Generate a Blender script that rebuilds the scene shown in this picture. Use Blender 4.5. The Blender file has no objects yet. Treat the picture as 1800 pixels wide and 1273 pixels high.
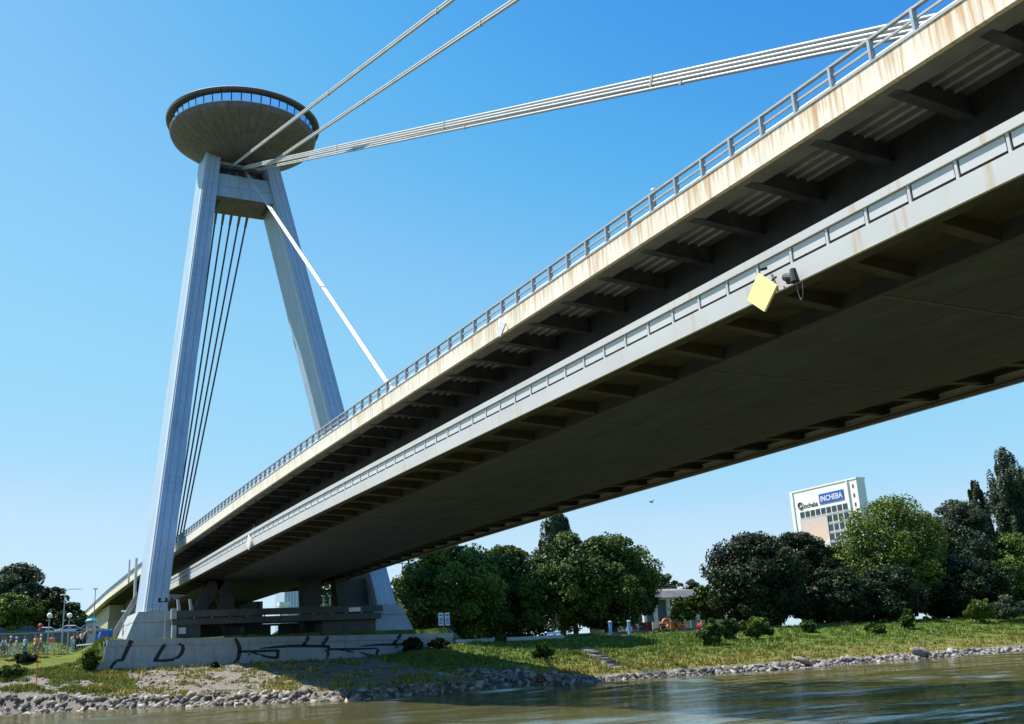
import bpy, bmesh, math, random
import numpy as np
from mathutils import Vector, Matrix, noise
random.seed(7); rng = np.random.default_rng(7)
sc = bpy.context.scene
COL = sc.collection
R = math.radians

# ------------------------------------------------------------ camera, sky, sun
CP = dict(yaw=R(28.2967), pitch=R(16.0890), roll=R(3.15483), f=1779.94)
CO = np.array([32.948, 124.1645, 3.3918])
_y, _p, _r = CP['yaw'], CP['pitch'], CP['roll']
FW = np.array([-math.sin(_y)*math.cos(_p), -math.cos(_y)*math.cos(_p), math.sin(_p)])
_R0 = np.array([-math.cos(_y), math.sin(_y), 0.]); _U0 = np.cross(_R0, FW)
RT = math.cos(_r)*_R0 - math.sin(_r)*_U0; UP = math.cos(_r)*_U0 + math.sin(_r)*_R0
cd = bpy.data.cameras.new('camera'); cam = bpy.data.objects.new('camera', cd); COL.objects.link(cam)
cd.sensor_width = 36; cd.lens = CP['f']/1800*36; cd.clip_end = 6000; cd.clip_start = .5
M4 = Matrix.Identity(4)
for i in range(3):
    M4[i][0] = RT[i]; M4[i][1] = UP[i]; M4[i][2] = -FW[i]; M4[i][3] = CO[i]
cam.matrix_world = M4
sc.camera = cam
SUN = Vector((.405, -.40, 1.0)).normalized()
w = bpy.data.worlds.new('World'); sc.world = w; w.use_nodes = True
nt = w.node_tree; bg = nt.nodes['Background']
sk = nt.nodes.new('ShaderNodeTexSky'); sk.sky_type = 'NISHITA'; sk.sun_disc = False
sk.sun_elevation = math.asin(SUN.z); sk.sun_rotation = math.atan2(SUN.x, SUN.y)
sk.air_density = 1.0; sk.dust_density = 0.3; sk.ozone_density = 2.0
EXPO = .65; SKYS = .12
v1 = nt.nodes.new('ShaderNodeVectorMath'); v1.operation = 'SCALE'; v1.inputs['Scale'].default_value = .19127
cv = nt.nodes.new('ShaderNodeRGBCurve'); cv.mapping.use_clip = False
for ci, pts in ((0, [(0,0),(.15,.012),(.215,.05),(.256,.085),(.361,.255),(.578,.40),(.72,.53),(1.2,.60)]), (1, [(0,0),(.342,.265),(.479,.490),(.651,.65),(.9,.73),(1.1,.80),(1.6,.84)]), (2, [(0,0),(.686,.80),(.91,.915),(1.15,.965),(1.8,.99)])):
    c_ = cv.mapping.curves[ci]
    while len(c_.points) < len(pts): c_.points.new(.5, .5)
    for i, p_ in enumerate(pts): c_.points[i].location = p_
cv.mapping.update()
v2 = nt.nodes.new('ShaderNodeVectorMath'); v2.operation = 'SCALE'; v2.inputs['Scale'].default_value = 1/(SKYS*2**EXPO)
nt.links.new(sk.outputs[0], v1.inputs[0]); nt.links.new(v1.outputs[0], cv.inputs['Color']); nt.links.new(cv.outputs[0], v2.inputs[0])
nt.links.new(v2.outputs[0], bg.inputs[0]); bg.inputs[1].default_value = SKYS
sd = bpy.data.lights.new('sun', 'SUN'); sd.energy = 5.0; sd.angle = R(.5); sd.color = (1, .95, .87)
so = bpy.data.objects.new('sun', sd); COL.objects.link(so)
so.rotation_euler = SUN.to_track_quat('Z', 'Y').to_euler()
sc.view_settings.view_transform = 'Standard'; sc.view_settings.look = 'None'
sc.view_settings.exposure = EXPO; sc.view_settings.gamma = 1
sc.cycles.max_bounces = 6; sc.cycles.transparent_max_bounces = 8

def _ray(x, y): return FW + (x-900)/CP['f']*RT - (y-636.5)/CP['f']*UP
def atY(x, y, Y):
    v = _ray(x, y); return CO + v*(Y-CO[1])/v[1]
def atX(x, y, X):
    v = _ray(x, y); return CO + v*(X-CO[0])/v[0]

# ------------------------------------------------------------ helpers
ORG = {}
def tag(o, label=None, cat=None, group=None, kind=None):
    if label: o['label'] = label
    if cat: o['category'] = cat
    if group: o['group'] = group
    if kind: o['kind'] = kind
    return o
def empty(name, loc, label=None, cat=None, group=None):
    o = bpy.data.objects.new(name, None); COL.objects.link(o); o.location = loc; o.empty_display_size = .3
    ORG[o.name] = Vector(loc); tag(o, label, cat, group); return o
class MB:
    def __init__(s): s.v = []; s.f = []; s.t = []
    def add(s, vs, fs):
        n = len(s.v); s.v += [tuple(map(float, q)) for q in vs]; s.f += [tuple(i+n for i in f) for f in fs]; return s
    def box(s, a, b):
        x0, x1 = sorted((a[0], b[0])); y0, y1 = sorted((a[1], b[1])); z0, z1 = sorted((a[2], b[2]))
        return s.hexa([(x0,y0,z0),(x1,y0,z0),(x1,y1,z0),(x0,y1,z0),(x0,y0,z1),(x1,y0,z1),(x1,y1,z1),(x0,y1,z1)])
    def hexa(s, v): return s.add(v, [(0,3,2,1),(4,5,6,7),(0,1,5,4),(1,2,6,5),(2,3,7,6),(3,0,4,7)])
    def bar(s, a, b, wx, wz, up=(0,0,1)):
        a = Vector(a); b = Vector(b); d = (b-a).normalized(); u = Vector(up)
        if abs(d.dot(u)) > .99: u = Vector((0,1,0))
        x = d.cross(u).normalized()*wx/2; z = x.cross(d).normalized()*wz/2
        return s.hexa([a-x-z, a+x-z, b+x-z, b-x-z, a-x+z, a+x+z, b+x+z, b-x+z])
    def tube(s, pts, r, n=8, cap=True):
        pts = [Vector(p) for p in pts]; rs = r if isinstance(r, (list, tuple)) else [r]*len(pts)
        vs = []; fs = []
        for i, p in enumerate(pts):
            d = (pts[min(i+1, len(pts)-1)]-pts[max(i-1, 0)]).normalized()
            u = Vector((0,0,1)) if abs(d.z) < .95 else Vector((1,0,0))
            x = d.cross(u).normalized(); y = x.cross(d)
            for k in range(n):
                a = 2*math.pi*k/n; vs.append(p+(x*math.cos(a)+y*math.sin(a))*rs[i])
        for i in range(len(pts)-1):
            for k in range(n):
                k2 = (k+1) % n; fs.append((i*n+k, i*n+k2, (i+1)*n+k2, (i+1)*n+k))
        if cap: fs += [tuple(range(n))[::-1], tuple(range((len(pts)-1)*n, len(pts)*n))]
        return s.add(vs, fs)
    def lathe(s, prof, c=(0,0,0), n=24):
        vs = []; fs = []; m = len(prof)
        for k in range(n):
            a = 2*math.pi*k/n
            for r_, z_ in prof: vs.append((c[0]+r_*math.cos(a), c[1]+r_*math.sin(a), c[2]+z_))
        for k in range(n):
            k2 = (k+1) % n
            for j in range(m-1): fs.append((k*m+j, k2*m+j, k2*m+j+1, k*m+j+1))
        return s.add(vs, fs)
    def prism(s, poly, axis, a, b):   # polygon in the two other axes, extruded along axis
        def P(u, v, t): return {'x': (t,u,v), 'y': (u,t,v), 'z': (u,v,t)}[axis]
        n = len(poly); vs = [P(u,v,a) for u,v in poly]+[P(u,v,b) for u,v in poly]
        return s.add(vs, [tuple(range(n))[::-1], tuple(range(n, 2*n))]+[(i, (i+1)%n, n+(i+1)%n, n+i) for i in range(n)])
    def sweep(s, poly, Ys, zf):       # closed polygon (X, dz) swept along the deck line
        n = len(poly); vs = []; fs = []
        for Y in Ys:
            z = zf(Y); vs += [(x, Y, z+d) for x, d in poly]
        for i in range(len(Ys)-1):
            for k in range(n): k2 = (k+1) % n; fs.append((i*n+k, i*n+k2, (i+1)*n+k2, (i+1)*n+k))
        m = (len(Ys)-1)*n; fs += [tuple(range(n))[::-1], tuple(range(m, m+n))]
        return s.add(vs, fs)
    def build(s, name, mat, parent=None, smooth=False, tint=None):
        me = bpy.data.meshes.new(name)
        o_ = ORG.get(parent.name, Vector()) if parent else Vector()
        v = np.array(s.v, float)-np.array(o_)
        me.from_pydata(v.tolist(), [], s.f)
        bm = bmesh.new(); bm.from_mesh(me); bmesh.ops.recalc_face_normals(bm, faces=bm.faces); bm.to_mesh(me); bm.free()
        if tint is not None: me.attributes.new('tint', 'FLOAT', 'FACE').data.foreach_set('value', tint)
        me.materials.append(mat)
        if smooth:
            for p in me.polygons: p.use_smooth = True
        o = bpy.data.objects.new(name, me); COL.objects.link(o)
        if parent: o.parent = parent; ORG[o.name] = o_
        return o
def raw(name, V, F, mat, parent=None, tint=None, smooth=False):
    me = bpy.data.meshes.new(name); o_ = np.array(ORG.get(parent.name, Vector()) if parent else (0,0,0))
    V = np.asarray(V, np.float64)-o_; F = np.asarray(F, np.int32); k = F.shape[1]
    me.vertices.add(len(V)); me.vertices.foreach_set('co', V.ravel())
    me.loops.add(F.size); me.loops.foreach_set('vertex_index', F.ravel())
    me.polygons.add(len(F)); me.polygons.foreach_set('loop_start', np.arange(0, F.size, k, dtype=np.int32))
    me.polygons.foreach_set('loop_total', np.full(len(F), k, np.int32))
    me.update(); me.validate()
    if tint is not None: me.attributes.new('tint', 'FLOAT', 'FACE').data.foreach_set('value', np.asarray(tint, np.float32))
    me.materials.append(mat)
    if smooth: me.polygons.foreach_set('use_smooth', [True]*len(F))
    o = bpy.data.objects.new(name, me); COL.objects.link(o)
    if parent: o.parent = parent; ORG[o.name] = Vector(o_)
    return o
def copy_tree(o, parent=None, remat=None):
    c = o.copy(); COL.objects.link(c); c.parent = parent
    if remat and o.type == 'MESH' and o.name.split('.')[0] in remat:
        c.data = o.data.copy(); c.data.materials.clear(); c.data.materials.append(remat[o.name.split('.')[0]])
    for ch in [x for x in COL.objects if x.parent == o]: copy_tree(ch, c, remat)
    return c

# ------------------------------------------------------------ materials
class N:
    def __init__(s, name, rough=.6, metal=0., spec=.5):
        s.m = bpy.data.materials.new(name); s.m.use_nodes = True; s.t = s.m.node_tree
        s.b = s.t.nodes['Principled BSDF']; s.b.inputs['Roughness'].default_value = rough
        s.b.inputs['Metallic'].default_value = metal; s.b.inputs['Specular IOR Level'].default_value = spec
        s.pos = s.t.nodes.new('ShaderNodeNewGeometry').outputs['Position']
    def lk(s, a, b): s.t.links.new(a, b)
    def noise(s, scale=(1,1,1), det=4, rough=.55, src=None):
        mp = s.t.nodes.new('ShaderNodeMapping'); mp.inputs['Scale'].default_value = scale; s.lk(src or s.pos, mp.inputs[0])
        n = s.t.nodes.new('ShaderNodeTexNoise'); n.inputs['Scale'].default_value = 1; n.inputs['Detail'].default_value = det
        n.inputs['Roughness'].default_value = rough; s.lk(mp.outputs[0], n.inputs[0]); return n.outputs['Fac']
    def ramp(s, src, stops):
        r = s.t.nodes.new('ShaderNodeValToRGB'); e = r.color_ramp.elements
        while len(e) < len(stops): e.new(.5)
        for i, (p, c) in enumerate(stops):
            e[i].position = p; e[i].color = (c, c, c, 1) if not isinstance(c, tuple) else (*c, 1)
        s.lk(src, r.inputs[0]); return r.outputs[0]
    def mix(s, f, a, b, mode='MIX'):
        m = s.t.nodes.new('ShaderNodeMix'); m.data_type = 'RGBA'; m.blend_type = mode
        for i, v in ((0, f), (6, a), (7, b)):
            if isinstance(v, (int, float)): m.inputs[i].default_value = v
            elif isinstance(v, tuple): m.inputs[i].default_value = (*v, 1)
            else: s.lk(v, m.inputs[i])
        return m.outputs[2]
    def math(s, op, a, b=None):
        m = s.t.nodes.new('ShaderNodeMath'); m.operation = op
        for i, v in ((0, a), (1, b)):
            if v is None: continue
            if isinstance(v, (int, float)): m.inputs[i].default_value = v
            else: s.lk(v, m.inputs[i])
        return m.outputs[0]
    def attr(s, name):
        a = s.t.nodes.new('ShaderNodeAttribute'); a.attribute_name = name; return a.outputs['Fac']
    def col(s, c):
        if isinstance(c, tuple): s.b.inputs['Base Color'].default_value = (*c, 1)
        else: s.lk(c, s.b.inputs['Base Color'])
        return s
    def bump(s, src, d=.02, st=.5):
        b = s.t.nodes.new('ShaderNodeBump'); b.inputs['Distance'].default_value = d; b.inputs['Strength'].default_value = st
        s.lk(src, b.inputs['Height']); s.lk(b.outputs[0], s.b.inputs['Normal']); return s
def plain(name, c, rough=.6, metal=0., var=.25, sc_=2.5, spec=.5, bump=0):
    m = N(name, rough, metal, spec); n = m.noise((sc_,)*3, 5)
    m.col(m.ramp(n, [(.3, tuple(x*(1-var) for x in c)), (.7, tuple(min(1, x*(1+var*.5)) for x in c))]))
    if bump: m.bump(m.noise((sc_*6,)*3, 4), bump)
    return m.m
# rusty white fascia
m = N('weathered_white_steel', .5, spec=.3)
big = m.noise((1,.09,.05), 3); st1 = m.noise((3,2.6,.12), 4, .6); st2 = m.noise((3,.75,.10), 3, .6)
edge = m.noise((1,1.1,.3), 3)
sx = m.t.nodes.new('ShaderNodeSeparateXYZ'); m.lk(m.pos, sx.inputs[0]); near = m.ramp(m.math('MULTIPLY', sx.outputs['Y'], .01), [(.5, 0.), (1.08, 1.)])
st3 = m.noise((3,8.,.35), 4, .65)
top = m.ramp(m.math('MULTIPLY', m.math('SUBTRACT', sx.outputs['Z'], 18.76), 1.0), [(.15, 0.), (1., 1.)])
col = m.mix(m.ramp(m.math('ADD', st2, m.math('MULTIPLY', near, .06)), [(.44, 0.), (.74, .45)]), (.90,.84,.72), (.70,.53,.31))
col = m.mix(m.ramp(m.math('ADD', st3, m.math('ADD', m.math('MULTIPLY', near, .07), m.math('MULTIPLY', top, .14))), [(.60, 0.), (.76, .75)]), col, (.58,.31,.10))
col = m.mix(m.ramp(m.math('ADD', st1, m.math('MULTIPLY', m.math('SUBTRACT', big, .5), .35)), [(.54, 0.), (.64, .35), (.78, 1.)]), col, (.50,.25,.075))
m.col(m.mix(m.ramp(edge, [(.55, 0.), (.8, .5)]), col, (.5,.46,.38))); M_FASCIA = m.m
m = N('pale_grey_steel', .5, spec=.3)
st1 = m.noise((3,2.2,.15), 4, .6); big = m.noise((.4,.25,.6), 3)
col = m.mix(m.ramp(big, [(.35, 0.), (.7, 1.)]), (.60,.60,.585), (.54,.54,.53))
m.col(m.mix(m.ramp(st1, [(.60, 0.), (.76, .75)]), col, (.50,.33,.16))); M_WALK = m.m
M_PANEL = plain('panel_grey_paint', (.61,.615,.61), .4, var=.06, sc_=.8)
M_RAIL = plain('railing_grey_paint', (.40,.43,.46), .5, var=.15)
M_PIPE = plain('white_pipe_paint', (.66,.68,.66), .5, var=.12)
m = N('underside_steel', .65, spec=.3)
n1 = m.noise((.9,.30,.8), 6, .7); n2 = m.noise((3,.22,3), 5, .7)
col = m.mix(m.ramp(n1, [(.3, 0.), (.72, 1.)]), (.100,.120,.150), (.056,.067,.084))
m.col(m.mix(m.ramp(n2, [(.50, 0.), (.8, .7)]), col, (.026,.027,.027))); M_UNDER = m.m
M_STRIP = plain('edge_soffit_steel', (.28,.30,.32), .6, var=.2, sc_=1.)
M_SOFFIT = plain('soffit_panel_steel', (.30,.33,.37), .6, var=.3, sc_=.9)
m.bump(m.noise((.6,.5,.6), 3), .05, .4)
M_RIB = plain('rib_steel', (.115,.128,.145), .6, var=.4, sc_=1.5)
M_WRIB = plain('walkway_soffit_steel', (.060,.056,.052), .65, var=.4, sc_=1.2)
M_STRING = plain('stringer_steel', (.78,.80,.82), .6, var=.3, sc_=1.)
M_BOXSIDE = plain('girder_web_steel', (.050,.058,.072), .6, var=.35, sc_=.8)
M_ASPHALT = plain('asphalt', (.05,.05,.052), .9, var=.2)
# pylon steel
m = N('pylon_painted_steel', .45, spec=.35)
n1 = m.noise((.35,.35,.16), 5, .6); n2 = m.noise((2.6,2.6,.10), 5, .7)
col = m.mix(m.ramp(n1, [(.3, 0.), (.7, 1.)]), (.42,.525,.63), (.35,.45,.555))
m.col(m.mix(m.ramp(n2, [(.52, 0.), (.8, .9)]), col, (.25,.31,.36))); M_PYL = m.m
M_SEAM = plain('dark_seam', (.16,.19,.23), .7)
M_GROOVE = plain('pylon_groove', (.30,.35,.40), .6)
M_DARK = plain('dark_iron', (.03,.03,.035), .6)
M_SADDLE = plain('saddle_casting', (.17,.16,.15), .5, sc_=3)
M_CABLE = plain('cable_light_sheath', (.50,.50,.49), .45, var=.12, sc_=.5)
M_BACKST = plain('cable_shade_tone', (.06,.062,.08), .5)  # shade side of the back stays put into a darker cable colour
M_BAND = plain('cable_band', (.46,.46,.45), .5)
m = N('saucer_underside', .7, spec=.25)
n1 = m.noise((.5,.5,.5), 6, .65); n2 = m.noise((1.6,1.6,3), 4, .6)
col = m.mix(m.ramp(n1, [(.3, 0.), (.75, 1.)]), (.205,.195,.195), (.125,.118,.116))
m.col(m.mix(m.ramp(n2, [(.5, 0.), (.8, .6)]), col, (.075,.07,.065))); M_SAUCER = m.m
M_SROOF = plain('saucer_roof_edge', (.11,.095,.085), .6, var=.3)
M_SLIP = plain('saucer_lip', (.55,.53,.50), .5)
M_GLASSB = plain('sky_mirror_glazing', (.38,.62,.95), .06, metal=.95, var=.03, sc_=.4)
M_MULL = plain('dark_mullion', (.03,.03,.035), .5)
# concrete
def conc(name, a, b, stain, rough=.85):
    m = N(name, rough, spec=.25); n1 = m.noise((.7,.7,.7), 6, .65); n2 = m.noise((2.2,2.2,.25), 5, .65)
    col = m.mix(m.ramp(n1, [(.3, 0.), (.7, 1.)]), a, b)
    m.col(m.mix(m.ramp(n2, [(.52, 0.), (.8, .8)]), col, stain)); m.bump(m.noise((4,4,4), 4), .03); return m.m
M_WALL = conc('quay_concrete', (.36,.40,.42), (.28,.31,.33), (.17,.185,.20))
M_PED = conc('pedestal_concrete', (.42,.44,.44), (.33,.35,.355), (.21,.225,.23))
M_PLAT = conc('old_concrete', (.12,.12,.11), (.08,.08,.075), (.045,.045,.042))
M_ABUT = conc('abutment_concrete', (.50,.46,.38), (.42,.38,.31), (.28,.25,.2))
M_LEVEE = conc('levee_wall_concrete', (.17,.18,.185), (.13,.14,.145), (.09,.09,.095))
M_STEP = conc('stone_steps', (.20,.185,.16), (.14,.13,.115), (.08,.075,.065))
M_PATH = plain('path_paving', (.5,.47,.42), .9)
M_GRAF = plain('black_spray_paint', (.010,.010,.013), .6, var=.1)
M_WHITE = plain('white_paint', (.75,.76,.75), .5, var=.08)
M_FACADE = plain('facade_white', (.84,.82,.77), .6, var=.05, sc_=.3)
M_WGLASS = plain('window_glass', (.05,.07,.10), .12, var=.5, sc_=1.)
M_BLUE = plain('blue_tarpaulin', (.03,.14,.55), .5, var=.3)
M_TEAL = plain('teal_plastic', (.06,.33,.38), .5)
M_RED = plain('red_paint', (.65,.03,.03), .5)
M_ORANGE = plain('orange_paint', (.85,.22,.03), .5)
M_YELLOW = plain('yellow_sign_paint', (1.0,.86,.36), .55, var=.04)
M_LAMPG = plain('lamp_globe_white', (.8,.82,.8), .3, var=.05)
M_POST = plain('galvanised_post', (.34,.37,.38), .5, var=.15)
M_TRUNK = plain('bark', (.075,.06,.045), .9, var=.4, sc_=5)
M_ROOF = plain('grey_roof', (.23,.22,.21), .8, sc_=1.)
def leafmat(name, a, b, c):
    m = N(name, .55, spec=.25); t = m.attr('tint')
    cl = m.ramp(t, [(0., a), (.5, b), (1., c)]); m.col(cl)
    tr = m.t.nodes.new('ShaderNodeBsdfTranslucent'); m.lk(cl, tr.inputs[0])
    mx = m.t.nodes.new('ShaderNodeMixShader'); mx.inputs[0].default_value = .16
    out = m.t.nodes['Material Output']
    m.lk(m.b.outputs[0], mx.inputs[1]); m.lk(tr.outputs[0], mx.inputs[2]); m.lk(mx.outputs[0], out.inputs[0]); return m.m
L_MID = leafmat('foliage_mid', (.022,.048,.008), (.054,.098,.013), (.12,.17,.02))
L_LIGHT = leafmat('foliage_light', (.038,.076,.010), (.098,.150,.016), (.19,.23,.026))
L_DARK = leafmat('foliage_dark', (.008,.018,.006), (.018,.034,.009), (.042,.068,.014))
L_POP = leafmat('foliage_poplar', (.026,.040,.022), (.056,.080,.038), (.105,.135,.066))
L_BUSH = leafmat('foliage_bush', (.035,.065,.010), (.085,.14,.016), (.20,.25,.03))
M_BLADE = leafmat('grass_blades', (.060,.125,.014), (.15,.20,.026), (.36,.28,.07))
m = N('riprap_stone', .85, spec=.2); t = m.attr('tint')
cl = m.ramp(t, [(0., (.07,.06,.05)), (.5, (.20,.175,.15)), (1., (.46,.41,.36))])
m.col(m.mix(m.ramp(m.noise((3,3,3), 5), [(.45, 0.), (.7, .5)]), cl, (.14,.12,.10))); m.bump(m.noise((9,9,9), 4), .05); M_ROCK = m.m
# ground
m = N('river_bank_ground', .95, spec=.1)
st = m.attr('stone'); dr = m.attr('dry')
gn = m.noise((.5,.5,.5), 6, .65); gf = m.noise((3,3,3), 5, .7)
green = m.mix(m.ramp(gn, [(.3, 0.), (.7, 1.)]), (.060,.110,.014), (.115,.165,.022))
dryc = m.mix(m.ramp(gf, [(.35, 0.), (.65, 1.)]), (.16,.135,.04), (.27,.21,.075))
g = m.mix(m.math('MINIMUM', m.math('MAXIMUM', m.math('ADD', dr, m.math('MULTIPLY', m.math('SUBTRACT', gf, .5), 1.6)), 0.), 1.), green, dryc)
stc = m.mix(m.ramp(gf, [(.35, 0.), (.65, 1.)]), (.15,.13,.11), (.29,.26,.22))
sf = m.math('ADD', st, m.math('MULTIPLY', m.math('SUBTRACT', gn, .5), 1.5))
m.col(m.mix(m.ramp(sf, [(.45, 0.), (.6, 1.)]), g, stc))
m.bump(m.noise((4,4,4), 6, .7), .25, .8); M_GROUND = m.m
# water
m = N('river_water', .04, spec=.32); m.b.inputs['IOR'].default_value = 1.33
wn = m.noise((.03,.05,.1), 3)
m.col(m.mix(m.ramp(wn, [(.35, 0.), (.65, 1.)]), (.092,.084,.026), (.110,.098,.036)))
a = m.noise((.25,.95,1), 5, .6); b = m.noise((1.3,3.6,1), 4, .6); c = m.noise((.05,.16,1), 3)
m.bump(m.math('ADD', m.math('ADD', m.math('MULTIPLY', a, .6), m.math('MULTIPLY', b, .35)), m.math('MULTIPLY', c, .0)), .10, .5)
M_WATER = m.m

# ------------------------------------------------------------ terrain and water
WZ = .5
SX = [-900,-200,-80,-60,-42,-27.6,-21,-14.7,-13,-10.6,-4.6,-1.1,4,10.3,16.2,22.7,29.4,36,60,200]
SY = [30,38,39.8,40.8,41.6,42.3,42,43.9,41.7,39.8,40.8,37.5,39.3,32.3,25.2,19.4,9.2,4,0,-10]
def sm(a, b, x):
    t = min(1, max(0, (x-a)/(b-a))); return t*t*(3-2*t)
def lerp(a, b, t): return a+(b-a)*t
def shore(X): return float(np.interp(X, SX, SY)) + .5*noise.noise(Vector((X*.22, 3, 0))) + .3*noise.noise(Vector((X*.8, 7, 0)))
WALLY = 6.0
def ground(X, Y, rough=True):
    s = shore(X); d = s-Y
    if d < 0: z = WZ+d*.35
    else:
        # right bank
        t = d/(s-5.0); zr = WZ+.5*sm(0, 1.5, d)+4.1*(t**.9 if t < 1 else 1)
        if t > 1: zr = 5.1+min(.5, (t-1)*.6)
        # middle
        t = d/(s-6.3); base = lerp(3.9, 4.9, sm(-6, -20, X))
        zm = WZ+.5*sm(0, 1.5, d)+(base-.95)*(t if t < 1 else 1)
        if Y < 5.5: zm = 7.0
        # left
        t = d/(s+3.0); zl = WZ+.6*sm(0, 1.5, d)+4.9*(min(t, 1)**.85)
        if t > 1: zl = 6.0+2.3*sm(-3, -30, Y)*1.0
        if Y < -31.0: zl = 9.3
        a = sm(-20, -22.5, X); b = sm(19.9, 22.5, X)
        z = lerp(lerp(zm, zr, a), zl, b)
        if Y < -32 and X > -22: z = lerp(z, 9.3, sm(5, 14, X))
    if rough and d > -2 and Y > -28:
        z += .22*noise.noise(Vector((X*.25, Y*.25, 1)))*sm(0, 4, d)+.10*noise.noise(Vector((X*1.1, Y*1.1, 5)))
    return z
xs = np.concatenate([np.array([-2500,-1600,-1000,-700,-500,-380,-300,-240,-190]), np.arange(-150, 44, .8), np.array([50,60,75,100,140,200,300,600,1200])])
ds = np.concatenate([np.array([-40,-15,-6,-3]), np.arange(-1.6, 62, .62), np.array([64,66,68,70,72,76,82,90,100,120,150,200,300,500,800,1400,2500])])
V = []; stone = []; dry = []; ST0, ST1 = atY(1031,1136,19.5), atY(1082,1178,37.5)
def stepx(Y): return float(ST0[0]+(ST1[0]-ST0[0])*(Y-19.5)/18)
for X in xs:
    s = shore(X)
    for d in ds:
        Y = s-d; z = ground(X, Y); V.append((X, Y, z))
        m_ = 1-sm(.6, 2.4, d)
        if X > -14:
            band = sm(-14, -6, X)*sm(26.5, 21, X)*sm(0, 1.5, d)*(1-sm(s-6.5, s-5.2, d)) if d < s-5.2 else 0
            m_ = max(m_, .82*band)
            if X > 19: m_ = max(m_, .72*(1-sm(7, 12, d)))
        m_ = max(m_, .9*math.exp(-((X+11.5)/2.2)**2)*(1-sm(7, 11, d)))
        if abs(X-stepx(Y)) < 1.3 and 19 < Y < 38: m_ = max(m_, .75)
        if Y < 5 and Y > 1 and X < -20: m_ = 1.
        if 66 < d and Y < -31: m_ = .2
        stone.append(m_)
        dry.append(lerp(.75, .12, sm(3, 17, d)) if X < -8 else lerp(.55, .25, sm(6, 22, d)))
V = np.array(V); nd = len(ds); F = []
for i in range(len(xs)-1):
    for j in range(nd-1): F.append((i*nd+j, i*nd+j+1, (i+1)*nd+j+1, (i+1)*nd+j))
g = raw('ground', V, F, M_GROUND, smooth=True); tag(g, kind='structure')
g.data.attributes.new('stone', 'FLOAT', 'POINT').data.foreach_set('value', np.array(stone, np.float32))
g.data.attributes.new('dry', 'FLOAT', 'POINT').data.foreach_set('value', np.array(dry, np.float32))
X0, X1, Y0, Y1 = -150, 60, -10, 122
gx = np.arange(X0, X1+.01, .5); gy = np.arange(Y0, Y1+.01, .33); nx, ny = len(gx), len(gy)
GX, GY = np.meshgrid(gx, gy, indexing='ij'); H = np.zeros_like(GX)
for k in range(46):
    lam = 1.1*1.085**k; th = math.pi/2+rng.normal()*.55; kx, ky = 2*math.pi/lam*math.cos(th), 2*math.pi/lam*math.sin(th)
    H += .0030*lam**.80*np.sin(kx*GX+ky*GY+rng.uniform(0, 6.28)+.8*np.sin(GX*.11*rng.uniform(.5,1.5)+GY*.07+k))
gate = .65+.35*np.sin(GX*.07+GY*.16+1.)*np.sin(GX*.031-GY*.09)
ed = np.clip(np.minimum(np.minimum(GX-X0, X1-GX), np.minimum(GY-Y0, Y1-GY))/6, 0, 1)
H = H*gate*ed+WZ
WV = np.stack([GX, GY, H], -1).reshape(-1, 3); I = np.arange(nx*ny).reshape(nx, ny)
WF = np.stack([I[:-1,:-1], I[1:,:-1], I[1:,1:], I[:-1,1:]], -1).reshape(-1, 4)
n0 = len(WV); B_ = 3000.
X1, Y1 = gx[-1], gy[-1]
fr = [(-B_,-60,WZ),(X0,-60,WZ),(X0,Y0,WZ),(X0,Y1,WZ),(X0,B_,WZ),(-B_,B_,WZ),(X1,-60,WZ),(B_,-60,WZ),(B_,B_,WZ),(X1,B_,WZ),(X1,Y1,WZ),(X1,Y0,WZ)]
WV = np.concatenate([WV, fr]); q4 = lambda *a: [n0+i for i in a]
WF = np.concatenate([WF, [q4(0,1,4,5), q4(6,7,8,9), q4(1,6,11,2), q4(3,10,9,4)]])
tag(raw('water', WV, WF, M_WATER, smooth=True), kind='structure')

# riprap
ico_v = []; t_ = (1+5**.5)/2
for a, b in ((-1,t_),(1,t_),(-1,-t_),(1,-t_)): ico_v.append((a,b,0))
for a, b in ((-1,t_),(1,t_),(-1,-t_),(1,-t_)): ico_v.append((0,a,b))
for a, b in ((t_,-1),(t_,1),(-t_,-1),(-t_,1)): ico_v.append((a,0,b))
ico_v = np.array(ico_v)/1.9
ico_f = np.array([(0,11,5),(0,5,1),(0,1,7),(0,7,10),(0,10,11),(1,5,9),(5,11,4),(11,10,2),(10,7,6),(7,1,8),(3,9,4),(3,4,2),(3,2,6),(3,6,8),(3,8,9),(4,9,5),(2,4,11),(6,2,10),(8,6,7),(9,8,1)])
RV = []; RF = []; RTt = []
box_v = np.array([(-1,-1,-1),(1,-1,-1),(1,1,-1),(-1,1,-1),(-1,-1,1),(1,-1,1),(1,1,1),(-1,1,1)])*.62
box_f = np.array([(0,2,1),(0,3,2),(4,5,6),(4,6,7),(0,1,5),(0,5,4),(1,2,6),(1,6,5),(2,3,7),(2,7,6),(3,0,4),(3,4,7)])
NV = [0]
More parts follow.
